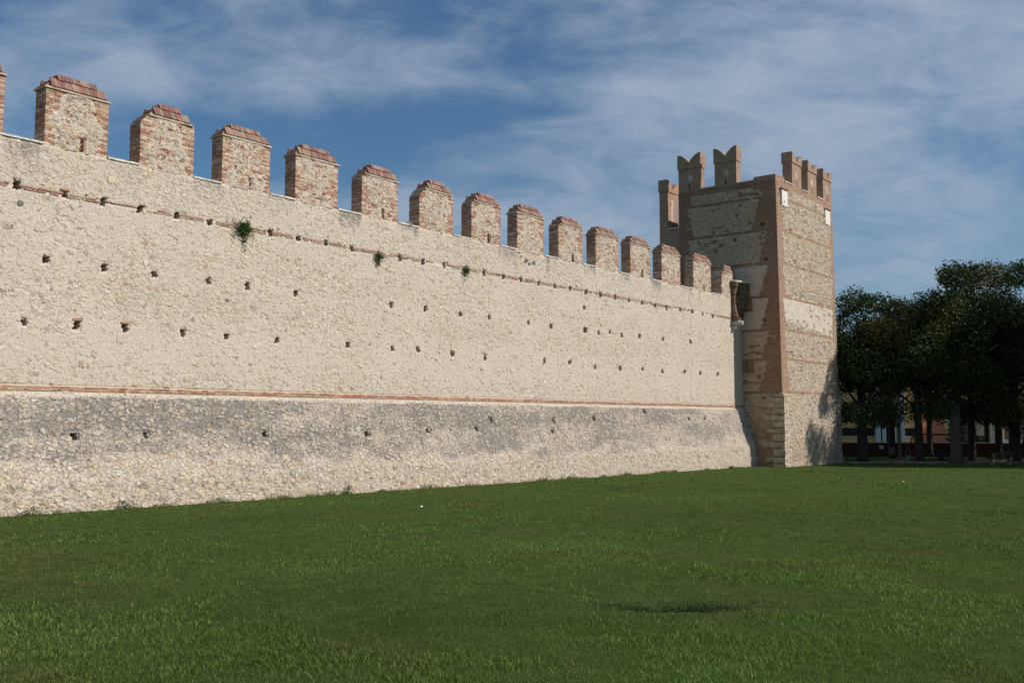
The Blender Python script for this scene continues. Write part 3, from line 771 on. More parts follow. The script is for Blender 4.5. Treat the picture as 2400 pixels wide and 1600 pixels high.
        # two halves as strips of quads for clean shading
        for half, s in ((right, 1), (left, -1)):
            for q in range(N):
                (a0, z0), (a1, z1) = half[q], half[q+1]
                P = [(a0, shoulder), (a1, shoulder), (a1, z1), (a0, z0)]
                hd.prism(P if s > 0 else P[::-1], pos-e, pos+thick+e, 'x' if along == 'y' else 'y', (0, 0, 0))
        hd.prism([(c-.03, shoulder), (c+.03, shoulder), (c+.03, zn), (c-.03, zn)], pos-e, pos+thick+e, 'x' if along == 'y' else 'y', (0, 0, 0))
        hd.build('swallowtail_head', M_bwall, o)
        if patch:
            sl = MB(); put(sl, c-.045, c+.045, base+.05, base+.5, -.006, .1, (.02, .02, .02)); sl.build('arrow_slit', M_iron, o)
        return o
    merlon('y', 31.0, 1.70, 16.9, 19.70, 18.6, .68, 65.40)
    merlon('y', 33.9, 1.78, 16.9, 19.68, 18.56, .68, 65.40)
    for cx in (69.33, 72.35, 75.48):
        merlon('x', cx, 1.74, 16.9, 19.42, 18.62, .72, 27.235)
    # rear wing, lower
    mb = MB(); mb.box(65.44, 76.4, 34.8, 36.45, ZB, 14.22, (0, 0, 0)); mb.build('rear_wing', M_bwall, root)
    mb = MB(); mb.box(65.36, 66.3, 34.802, 35.79, 14.225, 14.30, (.6, .58, .52), .008); mb.build('crenel_coping', M_coping, root)
    o = merlon('x', 66.32, 1.76, 14.22, 18.05, 17.15, .64, 35.80)
    # plaques on the front
    for x0 in (66.06, 74.48):
        yf = 27.0+.0115*18.8
        mb = MB(); mb.box(x0, x0+1.0, yf-.17, yf+.1, 15.05, 16.22, (1, 1, 1)); p = mb.build('stone_plaque', M_white, root)
        mb = MB(); mb.box(x0-.08, x0+1.08, yf-.26, yf+.1, 16.225, 16.30, (.40, .2, .14), .008); mb.build('plaque_ledge', M_brick, p)
    # iron star anchor
    mb = MB(); cx, cz, yy = 69.95, 11.2, 27.0+.0115*14.4-.06
    for k in range(4):
        a = k*PI/4+.2; L = .36 if k % 2 == 0 else .28
        def R(p, a=a): return (cx+p[0]*math.cos(a)-p[2]*math.sin(a), p[1], cz+p[0]*math.sin(a)+p[2]*math.cos(a))
        mb.box(-L, L, yy, yy+.04, -.035, .035, (.03, .03, .03), R=R)
    st = mb.build('star_anchor', M_iron, root)
    mb = MB(); mb.box(cx-.13, cx+.13, yy-.03, yy+.01, cz-.025, cz+.035, (.8, .8, .8)); mb.build('anchor_plate', M_white, st)
    # big corner stones of the foot
    rnd = random.Random(3)
    def rough_block(x0, x1, y0, y1, z0, z1, nm='cornerstone'):
        m = MB(); N = 5
        # cube-sphere style rounded rough block
        vs = {}
        def P(i, j, k):
            a = [i/N*2-1, j/N*2-1, k/N*2-1]
            r = 1-.045*((abs(a[0]) > .9)+(abs(a[1]) > .9)+(abs(a[2]) > .9)-1)
            j_ = [rnd.uniform(-.022, .022) for _ in range(3)]
            return ((x0+x1)/2+a[0]*(x1-x0)/2*r+j_[0], (y0+y1)/2+a[1]*(y1-y0)/2*r+j_[1], (z0+z1)/2+a[2]*(z1-z0)/2*r+j_[2])
        key = {}; V = []; Fc = []
        def g(i, j, k):
            if (i, j, k) not in key: key[(i, j, k)] = len(V); V.append(P(i, j, k))
            return key[(i, j, k)]
        for a in range(N):
            for b_ in range(N):
                for c_ in (0, N):
                    q = [(g(c_, a, b_), g(c_, a+1, b_), g(c_, a+1, b_+1), g(c_, a, b_+1)), (g(a, c_, b_), g(a+1, c_, b_), g(a+1, c_, b_+1), g(a, c_, b_+1)), (g(a, b_, c_), g(a+1, b_, c_), g(a+1, b_+1, c_), g(a, b_+1, c_))]
                    Fc += q
        t = rnd.uniform(.8, 1.15); m.add(V, Fc, (.44*t, .37*t, .29*t))
        return m.build(nm, M_ashlar, root, smooth=True)
    z = -3.35; k = 0
    while z < 1.85:
        hgt = rnd.uniform(.36, .62) if z < 1.3 else 1.86-z
        lx = rnd.uniform(.55, .8) if k % 2 else rnd.uniform(.9, 1.25); ly = rnd.uniform(1.2, 1.9) if k % 2 else rnd.uniform(.7, 1.0)
        pr = .12 if z < .9 else .08
        rough_block(65.4-pr, 65.4+lx, 27.0-pr-.02, 27.0+ly, z, z+hgt-.015)
        rough_block(76.4-lx, 76.4+.05+rnd.uniform(0, .08), 27.0-.10-rnd.uniform(0, .06), 27.9, z, z+hgt-.015)
        z += hgt; k += 1
    for a, b, z0, z1 in [(28.9, 29.5, -.9, -.45), (28.2, 28.8, -1.7, -1.2), (28.7, 29.2, .9, 1.25)]:
        rough_block(65.31, 65.7, a, b, z0, z1, 'ashlar_block')
    # blocked window with stone frame low on the side face
    mb = MB(); mb.box(65.36, 65.5, 28.6, 28.78, -.55, .45, (1, 1, 1), .01); mb.box(65.36, 65.5, 29.32, 29.5, -.55, .45, (1, 1, 1), .01); mb.box(65.355, 65.5, 28.55, 29.55, .455, .62, (1, 1, 1), .01)
    w = mb.build('window_frame', simple('tan_stone', (.47, .40, .27), .9, 4, .25, bump=.5), root)
    mb = MB(); mb.box(65.40, 65.5, 28.785, 29.315, -.5, .45, (1, 1, 1)); mb.build('blocked_panel', simple('tan_infill', (.36, .30, .20), .95, 7, .3, bump=.5), w)
    mb = MB(); mb.prism([(28.05+.24*math.cos(a*PI/6), -1.95+.34*math.sin(a*PI/6)+(.05 if a == 3 else 0)) for a in range(12)], 65.37, 65.45, 'x', (1, 1, 1)); mb.build('carved_medallion', simple('pale_relief', (.55, .52, .5), .9, 14, .45, bump=1.0), root)
    # corbelled brick corner piece (squinch) with slab and bracket
    g = MB(); prof = [(9.6, 29.50), (9.15, 29.62), (8.6, 29.76), (8.0, 29.74), (7.4, 29.64), (7.05, 29.50), (6.9, 29.30)]
    z = 6.92; kk = 0
    while z < 9.58:
        yy = float(np.interp(z, [p[0] for p in prof][::-1], [p[1] for p in prof][::-1]))
        jj = (-.035 if kk % 2 else .02)
        g.box(63.78, 64.0, yy+jj, 30.05, z, z+.066, bcol(), .004)
        # curved brick back, from the cheek to the tower face
        pts = [(64.0+1.4*t, 29.98-(.68*t**1.6)*(.18+.82*sst(np.array(z), 6.9, 8.6).item())-.02*(kk % 2)) for t in (0, .25, .5, .75, 1.0)]
        for q in range(4):
            (xa, y1), (xb, y2) = pts[q], pts[q+1]
            c = bcol(); c = tuple(v*.8 for v in c)
            n0 = len(g.v)
            g.add([(xa, y1, z), (xb, y2, z), (xb, 30.05, z), (xa, 30.05, z), (xa, y1, z+.066), (xb, y2, z+.066), (xb, 30.05, z+.066), (xa, 30.05, z+.066)], [(0, 3, 2, 1), (4, 5, 6, 7), (0, 1, 5, 4), (3, 7, 6, 2), (0, 4, 7, 3), (1, 2, 6, 5)], c)
        z += .078; kk += 1
    g.c = [(c[0]*.6, c[1]*.66, c[2]*.68) for c in g.c]; sq = g.build('squinch', M_brick, root)
    g = MB(); g.prism([(63.62, 29.9), (63.62, 29.55), (65.38, 29.12), (65.38, 30.02), (63.62, 30.02)], 9.60, 9.70, 'z', (1, 1, 1)); g.build('slab', M_coping, sq)
    g = MB(); g.tube([(63.95, 30.1, 6.78), (64.05, 29.7, 6.76), (64.15, 29.28, 6.74)], [.17, .17, .15], 12); g.tube([(63.95, 30.1, 6.42), (63.97, 29.62, 6.44)], [.14, .12], 10); g.build('corbel', M_coping, sq)
    return root

build_wall_root = build_wall()
tower = build_tower()

# ------------------------------------------------------------ ground
def build_ground():
    rr = np.concatenate([[0.5], np.geomspace(3, 110, 420), [160, 260, 500, 1000, 2500]]); aa = np.concatenate([np.linspace(0, math.radians(78), 560), np.linspace(math.radians(78), 2*PI, 120)[1:]])
    R, A = np.meshgrid(rr, aa); X = R*np.cos(A); Y = R*np.sin(A); Z = ground_z(X, Y)
    n = X.size; H, W = X.shape; idx = np.arange(n).reshape(H, W)
    F = np.stack([idx[:-1, :-1], idx[:-1, 1:], idx[1:, 1:], idx[1:, :-1]], -1).reshape(-1)
    m, T, b, out = newmat('lawn_soil')
    tc = T.n('ShaderNodeTexCoord').outputs['Object']
    n1 = T.noise(tc, .35, 5, .6); n2 = T.noise(tc, 2.2, 5, .65); n3 = T.noise(tc, 45, 4, .7)
    c = T.mix(T.ss(n2, .35, .7), (.060, .094, .027), (.094, .132, .042))
    c = T.mix(T.ss(n1, .5, .75, 0, .5), c, (.115, .112, .050))
    k = T.ss(n3, .3, .7, .6, 1.25); c = T.mix(1.0, c, T.cxyz(k, k, k), 'MULTIPLY')
    T.set(b.inputs['Base Color'], c); b.inputs['Specular IOR Level'].default_value = 0
    bp = T.n('ShaderNodeBump'); bp.inputs['Strength'].default_value = 1; bp.inputs['Distance'].default_value = .05
    T.set(bp.inputs['Height'], n3); T.nt.links.new(bp.outputs[0], b.inputs['Normal'])
    me = np_mesh('ground', np.stack([X, Y, Z], -1).reshape(-1, 3), F, 4, smooth=True, mats=[m])
    o = link('ground', me, None); o['kind'] = 'structure'
build_ground()

def build_grass():
    N_list = [(6.5, 13, 400000, .048, .0042), (13, 24, 380000, .050, .0064), (24, 45, 260000, .056, .014), (45, 92, 190000, .060, .030)]
    P = []; S = []; Wd = []; 
    for r0, r1, n, hgt, w in N_list:
        a = rng.uniform(math.radians(-10 if r0 < 40 else 4), math.radians(76), int(n*1.3)); r = np.sqrt(rng.uniform(r0**2, r1**2, len(a)))
        x = r*np.cos(a); y = r*np.sin(a)
        patch = fbm(x*.55+40, y*.55+40, 201); p2 = fbm(x*2.1+9, y*2.1+9, 207)
        keep = (y < 29.05-.0) & ~((x > 65.2) & (y > 26.85)) & (x < 80) & (rng.random(len(a)) < .5+.6*sst(patch*.6+p2*.4, .38, .62))
        x = x[keep][:n]; y = y[keep][:n]; pt = (patch*.6+p2*.4)[keep][:n]
        P.append(np.stack([x, y], -1))
        tuft = sst(pt, .5, .66)
        big = rng.random(len(x)) < .22*tuft+.02
        hh = hgt*rng.uniform(.4, .9, len(x))*(.7+.35*tuft); hh[big] = hgt*rng.uniform(.95, 1.6, big.sum())*(1.0 if r0 < 24 else .7)
        ww = w*rng.uniform(.7, 1.3, len(x)); ww[big] *= 1.9
        S.append(hh); Wd.append(ww)
    P = np.concatenate(P); h = np.concatenate(S); w = np.concatenate(Wd); n = len(P)
    # weeds hugging the wall foot
    x = rng.uniform(8, 65, 9000); y = 29.0-np.abs(rng.normal(0, .10, 9000)); cl = fbm(x*.9, x*0, 301)
    k = rng.random(9000) < sst(cl, .35, .7); x = x[k]; y = y[k]
    P = np.concatenate([P, np.stack([x, y], -1)]); h = np.concatenate([h, rng.uniform(.05, .2, len(x))*(.5+sst(cl[k], .5, .8))]); w = np.concatenate([w, np.interp(x, [8, 65], [.007, .022])]); n = len(P)
    z = ground_z(P[:, 0], P[:, 1])
    th = rng.uniform(0, 2*PI, n); lean = rng.uniform(.1, 1.15, n)*h; lt = rng.uniform(0, 2*PI, n)
    B = np.stack([P[:, 0], P[:, 1], z-.005], -1)
    wd = np.stack([np.cos(th), np.sin(th), th*0], -1)*w[:, None]*.5
    L = np.stack([np.cos(lt)*lean, np.sin(lt)*lean, th*0], -1)
    up = np.zeros((n, 3)); up[:, 2] = h
    v0 = B-wd; v1 = B+wd; mid = B+L*.35+up*.6; v2 = mid+wd*.85; v3 = mid-wd*.85; v4 = B+L+up*.95
    V = np.stack([v0, v1, v2, v3, v4], 1).reshape(-1, 3)
    i = np.arange(n)[:, None]*5
    Tt = np.concatenate([i+np.array([[0, 1, 2]]), i+np.array([[0, 2, 3]]), i+np.array([[3, 2, 4]])], 1).reshape(-1)
    base = np.array([[.104, .165, .036], [.138, .204, .048], [.084, .138, .034], [.165, .200, .060], [.26, .23, .11]])
    pick = rng.choice(5, n, p=[.38, .27, .25, .075, .025]); col = base[pick]*rng.uniform(.6, 1.4, (n, 1))
    gl = fbm(P[:, 0]*.22+5, P[:, 1]*.22+5, 401); col = col*(.55+.9*gl)[:, None]
    dry = sst(fbm(P[:, 0]*.5+15, P[:, 1]*.5+15, 411), .55, .75)[:, None]; col = col*(1-dry*.7)+np.array([.15, .145, .055])*dry*.7
    cc = np.repeat(col, 5, 0)
    m, T, b, out = newmat('grass_blades')
    at = T.n('ShaderNodeAttribute', attribute_name='tone')
    T.set(b.inputs['Base Color'], at.outputs['Color']); b.inputs['Roughness'].default_value = .7; b.inputs['Specular IOR Level'].default_value = .12
    tr = T.n('ShaderNodeBsdfTranslucent'); T.set(tr.inputs[0], T.mix(1.0, at.outputs['Color'], (1.1, 1.25, .6), 'MULTIPLY'))
    mx = T.n('ShaderNodeMixShader'); mx.inputs[0].default_value = .28
    T.nt.links.new(b.outputs[0], mx.inputs[1]); T.nt.links.new(tr.outputs[0], mx.inputs[2]); T.nt.links.new(mx.outputs[0], out.inputs[0])
    me = np_mesh('grass', V, Tt, 3, attrs={'tone': cc}, mats=[m])
    o = link('grass', me, None); tag(o, 'short patchy green lawn with coarse tufts in front of the wall', 'grass', kind='stuff')
build_grass()

# ------------------------------------------------------------ leaves
def mat_leaf(name, transl=.3):
    m, T, b, out = newmat(name)
    at = T.n('ShaderNodeAttribute', attribute_name='tone')
    T.set(b.inputs['Base Color'], at.outputs['Color']); b.inputs['Roughness'].default_value = .6
    b.inputs['Specular IOR Level'].default_value = .2
    tr = T.n('ShaderNodeBsdfTranslucent'); T.set(tr.inputs[0], T.mix(1.0, at.outputs['Color'], (1.0, 1.2, .5), 'MULTIPLY'))
    mx = T.n('ShaderNodeMixShader'); mx.inputs[0].default_value = transl
    T.nt.links.new(b.outputs[0], mx.inputs[1]); T.nt.links.new(tr.outputs[0], mx.inputs[2]); T.nt.links.new(mx.outputs[0], out.inputs[0])
    return m
M_leaf = mat_leaf('tree_leaves', .12); M_ivy = mat_leaf('wall_plant_leaves')
M_bark = simple('bark', (.055, .045, .036), .95, 12, .5, bump=1.0)
M_barkpale = simple('pale_bark', (.12, .105, .09), .95, 12, .5, bump=1.0)

def leaf_mesh(name, P, size, cols, R, droop=0.0):
    n = len(P); a = R.normal(size=(n, 3)); a /= np.linalg.norm(a, axis=1)[:, None]
    b_ = R.normal(size=(n, 3)); b_ -= (b_*a).sum(1)[:, None]*a; b_ /= np.linalg.norm(b_, axis=1)[:, None]
    s = size*R.uniform(.6, 1.3, (n, 1))
    c = np.cross(a, b_)
    V = np.stack([P-a*s*.5, P+b_*s*.33+c*s*.1, P+a*s*.5, P-b_*s*.33+c*s*.1], 1).reshape(-1, 3)
    return np_mesh(name, V, np.arange(4*n), 4, attrs={'tone': np.repeat(cols, 4, 0)})

def make_tree(x, y, top, rad, base_h, seed, label, group, nleaf=24000, trunk_r=.32, lean=0.0, tint=(1, 1, 1), leaf=.21, pale=False):
    R = np.random.default_rng(seed); g = float(ground_z(x, y))
    root = empty('tree', (x, y, g)); tag(root, label, 'tree', group)
    H = top-g
    t = MB(); mid = g+base_h
    cx = x+lean
    t.tube([(x, y, g-.2), (x+lean*.15, y, g+.5), (x+lean*.6, y, mid), (cx, y, g+H*.55), (cx, y, g+H*.85)], [trunk_r*1.35, trunk_r*1.02, trunk_r*.85, trunk_r*.55, .05], 12)
    t.build('trunk', M_barkpale if pale else M_bark, root, smooth=True); t = MB()
    for k in range(9):
        a = k*2.4+seed; z0 = mid+(H*.45)*(k/9); L = rad*R.uniform(.55, .85)
        t.tube([(x+lean*.7, y, z0), (cx+math.cos(a)*L*.5, y+math.sin(a)*L*.5, z0+L*.45), (cx+math.cos(a)*L, y+math.sin(a)*L, z0+L*.7)], [trunk_r*.38, trunk_r*.2, .03], 7)
    t.build('branches', M_bark, root, smooth=True)
    # lobes
    cz = (mid+top)/2; hz = (top-mid)/2
    lobes = []
    for k in range(26):
        d = R.normal(size=3); d /= np.linalg.norm(d); rr = R.uniform(.35, .86)
        c = np.array([cx+d[0]*rad*rr*.8, y+d[1]*rad*rr*.8, cz+d[2]*hz*rr*.86])
        lobes.append((c, R.uniform(.26, .46)*rad))
    for k in range(5):
        lobes.append((np.array([cx+R.uniform(-.45, .45)*rad, y+R.uniform(-.45, .45)*rad, top-R.uniform(.5, 1.3)]), R.uniform(.18, .3)*rad))
    for k in range(7):   # low skirts
        a = R.uniform(0, 2*PI); lobes.append((np.array([cx+math.cos(a)*rad*.75, y+math.sin(a)*rad*.75, mid+R.uniform(-.3, .9)]), R.uniform(.2, .34)*rad))
    wts = np.array([l[1]**2 for l in lobes]); wts /= wts.sum()
    P = []; Cc = []
    for (c, r), wt in zip(lobes, wts):
        m = int(nleaf*wt); d = R.normal(size=(m, 3)); d /= np.linalg.norm(d, axis=1)[:, None]
        q = r*R.uniform(.45, 1.1, (m, 1))**.7
        q = q*(1+.25*np.sin(d[:, :1]*7+c[0])*np.cos(d[:, 2:]*6+c[1]))
        p = c+d*q*np.array([1, 1, .82]); P.append(p)
        tn = R.uniform(.75, 1.25)
        base = np.array([.034, .056, .016])*tn if R.random() > .2 else np.array([.066, .074, .018])*tn
        if R.random() < .1: base = np.array([.085, .065, .02])
        Cc.append(base*R.uniform(.7, 1.35, (m, 1))*np.array(tint))
    me = leaf_mesh('crown', np.concatenate(P), leaf, np.concatenate(Cc), R)
    link('crown', me, M_leaf, root)
    return root

TG = 'trees beyond the tower'
make_tree(79.3, 26.3, 10.0, 4.2, 3.3, 11, 'dark round-topped tree standing right beside the tower corner', TG, trunk_r=.42)
make_tree(82.0, 22.7, 9.5, 4.1, 3.6, 12, 'dark tree with a slightly bent trunk standing just left of the pale-barked one', TG, lean=-.5)
make_tree(99.0, 26.5, 11.0, 4.3, 4.0, 13, 'farther dark tree whose trunk shows just left of the pale trunk, behind the swing frame', TG, lean=.3)
make_tree(83.6, 20.4, 12.2, 4.5, 3.7, 14, 'tall tree with a pale grey bark trunk in front of the swing frame', TG, trunk_r=.44, pale=True, nleaf=30000)
make_tree(90.8, 20.9, 13.2, 4.7, 4.0, 15, 'farther tree with a straight dark trunk right of the pale-barked tree', TG, trunk_r=.30)
make_tree(88.5, 17.2, 12.9, 4.8, 4.2, 16, 'dark tree with a thick leaning trunk behind the park bench', TG, trunk_r=.46, lean=.7, nleaf=28000)
make_tree(87.5, 13.2, 12.8, 4.8, 3.4, 17, 'dark tree at the right edge of the photo, its crown cut off by the frame', TG, nleaf=28000)
make_tree(93.0, 28.2, 11.3, 4.6, 4.2, 18, 'half-hidden tree filling the gap behind the two leftmost trees', TG)
make_tree(104.0, 22.5, 12.0, 5.2, 4.4, 19, 'rearmost tree of the row, seen only as foliage between the nearer crowns', TG)
make_tree(98.0, 20.3, 13.5, 5.2, 4.4, 24, 'tall rear tree whose top levels the skyline above the pale-barked tree', TG)
make_tree(83.6, 10.2, 17.0, 4.7, 1.6, 20, 'tree just outside the right edge, throwing its shadow onto the tower foot', TG, nleaf=42000)
make_tree(79.4, 9.6, 14.9, 4.4, 1.4, 23, 'broad tree outside the right edge, nearest the camera, shading the tower foot', TG, nleaf=42000)
make_tree(92.5, 7.5, 13.0, 5.0, 3.0, 21, 'park tree beyond the right edge of the photo, farther right', TG)
make_tree(99.0, 12.5, 13.0, 5.0, 3.0, 22, 'park tree behind the benches, toward the shaded pink building', TG)

# wall plants
def wall_plant(px, py, w, h, n, seed, label, tail):
    R = np.random.default_rng(seed); x, z = wall_pt(px, py)
    root = empty('wall_plant', (x, 29.95, z)); tag(root, label, 'plant', 'plants growing out of the wall')
    P = []
    d = R.normal(size=(n, 3))*np.array([w*.33, .09, h*.26]); d[:, 1] = -np.abs(d[:, 1])-.04; d[:, 2] -= (d[:, 0]/w)**2*h*.5
    P.append(d+np.array([x, 29.95, z]))
    for k in range(tail):
        L = R.uniform(.5, 1.0)*h*1.4; m = int(22*L/.5); t = R.uniform(0, 1, m); sx = R.uniform(-.35, .35)*w
        P.append(np.stack([x+sx+R.normal(0, .02, m), 29.9-R.uniform(0, .08, m), z-.1-t*L], -1))
    P = np.concatenate(P); col = np.array([.045, .085, .02])*R.uniform(.6, 1.6, (len(P), 1))
    me = leaf_mesh('foliage', P, .07, col, R); link('foliage', me, M_ivy, root)
    s = MB()
    for k in range(4): s.tube([(x, 30.02, z), (x+R.uniform(-.1, .1), 29.88, z+.04), (x+R.uniform(-.2, .2)*w*2, 29.86, z-R.uniform(.1, .5)*h)], [.012, .009, .004], 5)
    s.build('stem', M_bark, root)
wall_plant(556, 524, .52, .55, 620, 1, 'largest bushy green plant hanging from the upper brick course', 3)
wall_plant(866, 588, .34, .34, 260, 2, 'narrow trailing plant hanging down from the brick course, middle of the three on the wall', 6)
wall_plant(1066, 620, .34, .4, 220, 3, 'smallest green plant on the wall, farthest toward the tower', 2)
def foot_weed(px, py, w, h, n, seed, label):
    R = np.random.default_rng(seed); x, z = wall_pt(px, py, 29.0); z = float(ground_z(x, 28.9))
    root = empty('weed', (x, 28.9, z)); tag(root, label, 'plant', 'weeds at the foot of the wall')
    d = R.normal(size=(n, 3))*np.array([w*.4, .07, 0]); d[:, 2] = R.uniform(0, 1, n)**1.3*h*np.exp(-(d[:, 0]/w)**2*1.5)
    me = leaf_mesh('foliage', d+np.array([x, 28.85, z]), .05, np.array([.06, .11, .02])*R.uniform(.6, 1.5, (n, 1)), R)
    link('foliage', me, M_ivy, root)
foot_weed(795, 1125, .35, .42, 260, 5, 'leafy weed clump at the wall foot in the middle of the wall')
foot_weed(285, 1170, .55, .30, 240, 6, 'low wide weed patch at the wall foot below the left putlog holes')
foot_weed(70, 1183, .5, .26, 200, 7, 'small weed patch at the wall foot by the left edge')

# ------------------------------------------------------------ park behind
def pt(px, py_unused, dist):
    """photo column (2400 wide) and distance -> x,y"""
    a = AZ-math.atan((px-1200)/2340.0); return dist*math.cos(a), dist*math.sin(a)

def strip(name, line, width, z_off, mat, kind='structure'):
    V = []; F = []
    for i, (x, y) in enumerate(line):
        a = line[max(i-1, 0)]; b = line[min(i+1, len(line)-1)]; dx, dy = b[0]-a[0], b[1]-a[1]; L = math.hypot(dx, dy)
        nx, ny = -dy/L, dx/L
        for k in range(5):
            w = width*k/4; V.append((x+nx*w, y+ny*w, float(ground_z(x+nx*w, y+ny*w))+z_off))
    for i in range(len(line)-1):
        for k in range(4): F.append((i*5+k, i*5+k+1, (i+1)*5+k+1, (i+1)*5+k))
    me = bpy.data.meshes.new(name); me.from_pydata(V, [], F); me.update()
    o = link(name, me, mat); o['kind'] = kind; return o

line = [(76.9+k*1.5, 26.6-k*1.32) for k in range(0, 22)]
strip('path', line[::-1][::-1], 3.0, .012, simple('gravel', (.16, .14, .12), .95, 25, .4, bump=.5))
kb = MB()
for k in range(len(line)-1):
    (x0, y0), (x1, y1) = line[k], line[k+1]; a = math.atan2(y1-y0, x1-x0); L = math.hypot(x1-x0, y1-y0); z = float(ground_z(x0, y0))
    def R(p, x0=x0, y0=y0, a=a, z=z): return (x0+p[0]*math.cos(a)-p[1]*math.sin(a), y0+p[0]*math.sin(a)+p[1]*math.cos(a), z+p[2])
    kb.box(0.005, L-.005, -.12, -.005, -.1, .10, (.4, .37, .33), R=R)
o = kb.build('kerb', simple('kerb_stone', (.36, .33, .29), .9, 8, .3)); tag(o, 'low pale stone kerb between the lawn and the tree-shaded path', 'kerb')

def oriented(p0, p1, z0):
    a = math.atan2(p1[1]-p0[1], p1[0]-p0[0]); ca, sa = math.cos(a), math.sin(a)
    return (lambda p: (p0[0]+p[0]*ca-p[1]*sa, p0[1]+p[0]*sa+p[1]*ca, z0+p[2])), math.hypot(p1[0]-p0[0], p1[1]-p0[1])

# low park wall with pale coping
R_, L_ = oriented((93.0, 39.5), (107.5, 7.5), -3.7)
root = empty('park_wall', (109, 27, -3.7)); tag(root, 'low dark red brick park wall with a pale coping behind the trees', 'wall')
mb = MB(); mb.box(0, L_, 0, .35, 0, 1.56, (0, 0, 0), R=R_); mb.build('brickwork', simple('dark_red_brick', (.085, .030, .022), .95, 6, .3), root)
mb = MB(); mb.box(-.05, L_+.05, -.05, .40, 1.565, 1.65, (.6, .6, .6), R=R_); mb.build('coping', M_coping, root)

M_ochre = simple('ochre_render', (.60, .38, .17), .9, 3, .12); M_bluegrey = simple('pale_grey_pillar', (.50, .53, .60), .85, 4, .12)
M_glass = simple('dark_glass', (.02, .022, .026), .15, 3, .2); M_pink = simple('pink_render', (.42, .19, .14), .9, 3, .12)
M_cream = simple('cream_render', (.70, .52, .30), .9, 3, .1); M_red = simple('red_paint', (.20, .02, .018), .5, 8, .2)
M_roof = simple('roof_tiles', (.25, .12, .08), .9, 8, .3)

def facade_building(p0, p1, z0, height, depth, name, label, wallmat, rects_fn):
    R, L = oriented(p0, p1, z0)
    root = empty(name, (*p0, z0)); tag(root, label, 'building')
    mb = MB(); mb.box(0, L, 0, depth, 0, height, (1, 1, 1), R=R); mb.build('wall', wallmat, root)
    mb = MB(); n = len(mb.v)
    vs = [R(p) for p in [(-.6, -.6, height), (L+.6, -.6, height), (L+.6, depth+.6, height), (-.6, depth+.6, height), (-.6, depth/2, height+2.2), (L+.6, depth/2, height+2.2)]]
    mb.add(vs, [(0, 1, 5, 4), (2, 3, 4, 5), (1, 2, 5), (3, 0, 4), (0, 3, 2, 1)], (1, 1, 1)); mb.build('roof', M_roof, root)
    rects_fn(root, R, L)
    return root
A0 = pt(1950, 0, 120); A1 = pt(2162, 0, 121)
def fa(root, R, L):
    def u(px): return (px-1950)/(2162-1950)*L
    zg = lambda z: z+4.0
    # strip windows and sills
    for a, b in [(1955, 2050), (2116, 2158)]:
        mb = MB(); mb.box(u(a), u(b), -.06, .1, zg(-1.75), zg(-.85), (0, 0, 0), R=R); w = mb.build('strip_window', M_glass, root)
        mb = MB(); mb.box(u(a), u(b), -.16, .0, zg(-1.85), zg(-1.76), (0, 0, 0), R=R); mb.build('sill', M_coping, w)
    for a, b in [(1986, 2001), (2032, 2051), (2088, 2104), (2140, 2156)]:
        mb = MB(); mb.box(u(a), u(b), -.05, .1, zg(.1), zg(1.7), (0, 0, 0), R=R); w = mb.build('window', M_glass, root)
        mb = MB(); mb.box(u(a)-.1, u(b)+.1, -.14, .0, zg(.0), zg(.09), (0, 0, 0), R=R); mb.build('sill', M_coping, w)
        mb = MB(); mb.box(u(a), u(b), -.05, .1, zg(3.2), zg(4.8), (0, 0, 0), R=R); mb.build('window', M_glass, root)
    for a, b, zt in [(2051.5, 2063, 6.5), (2110, 2119, 6.5), (2066.5, 2075.5, -.75), (2091, 2099.5, -.75)]:
        mb = MB(); mb.box(u(a), u(b), -.7, -.1, 0, zg(zt), (0, 0, 0), R=R); mb.build('pillar', M_bluegrey, root)
    mb = MB(); mb.box(u(2076), u(2090.5), -.09, .1, 0, zg(-.8), (0, 0, 0), R=R); mb.build('door', M_glass, root)
    mb = MB(); mb.box(u(2064), u(2110), -.5, .1, zg(-.745), zg(-.3), (0, 0, 0), R=R); mb.build('door_canopy', M_iron, root)
facade_building(A0, A1, -4.0, 9.5, 12, 'ochre_building', 'ochre rendered building with pale grey pillars and dark strip windows behind the trees', M_ochre, fa)
B0 = pt(2163.5, 0, 124); B1 = pt(2215, 0, 125)
def fb(root, R, L):
    for k in range(2):
        mb = MB(); mb.box(1.2+k*2.4, 2.2+k*2.4, -.05, .1, 4.2, 5.6, (0, 0, 0), R=R); mb.build('window', M_glass, root)
facade_building(B0, B1, -4.0, 9.0, 10, 'pink_building', 'dusky pink house adjoining the ochre building, seen between two trunks', M_pink, fb)
D0 = pt(2225, 0, 165); D1 = pt(2350, 0, 150)
def fd(root, R, L):
    for k in range(5):
        mb = MB(); mb.box(.6+k*L/5, 1.7+k*L/5, -.05, .1, 1.0 if k % 2 else 4.2, 2.7 if k % 2 else 5.7, (0, 0, 0), R=R); mb.build('window', M_glass, root)
    for k in range(3):
        mb = MB(); mb.box(L*(.18+.33*k), L*(.18+.33*k)+.5, -.5, -.05, 0, 8, (0, 0, 0), R=R); mb.build('pillar', M_white, root)
facade_building(D0, D1, -4.0, 8.0, 10, 'cream_building', 'sunlit cream and orange house glimpsed far behind the swing frame', M_cream, fd)
E0 = pt(2352, 0, 126); E1 = pt(2560, 0, 124)
def fe(root, R, L):
    for k in range(3):
        mb = MB(); mb.box(6+k*5, 7.2+k*5, -.05, .1, 3.8, 5.6, (0, 0, 0), R=R); mb.build('window', M_glass, root)
facade_building(E0, E1, -4.0, 9.0, 12, 'brown_pink_building', 'shaded brownish pink building at the right edge behind the parked car', simple('brown_pink_render', (.36, .20, .15), .9, 3, .1), fe)

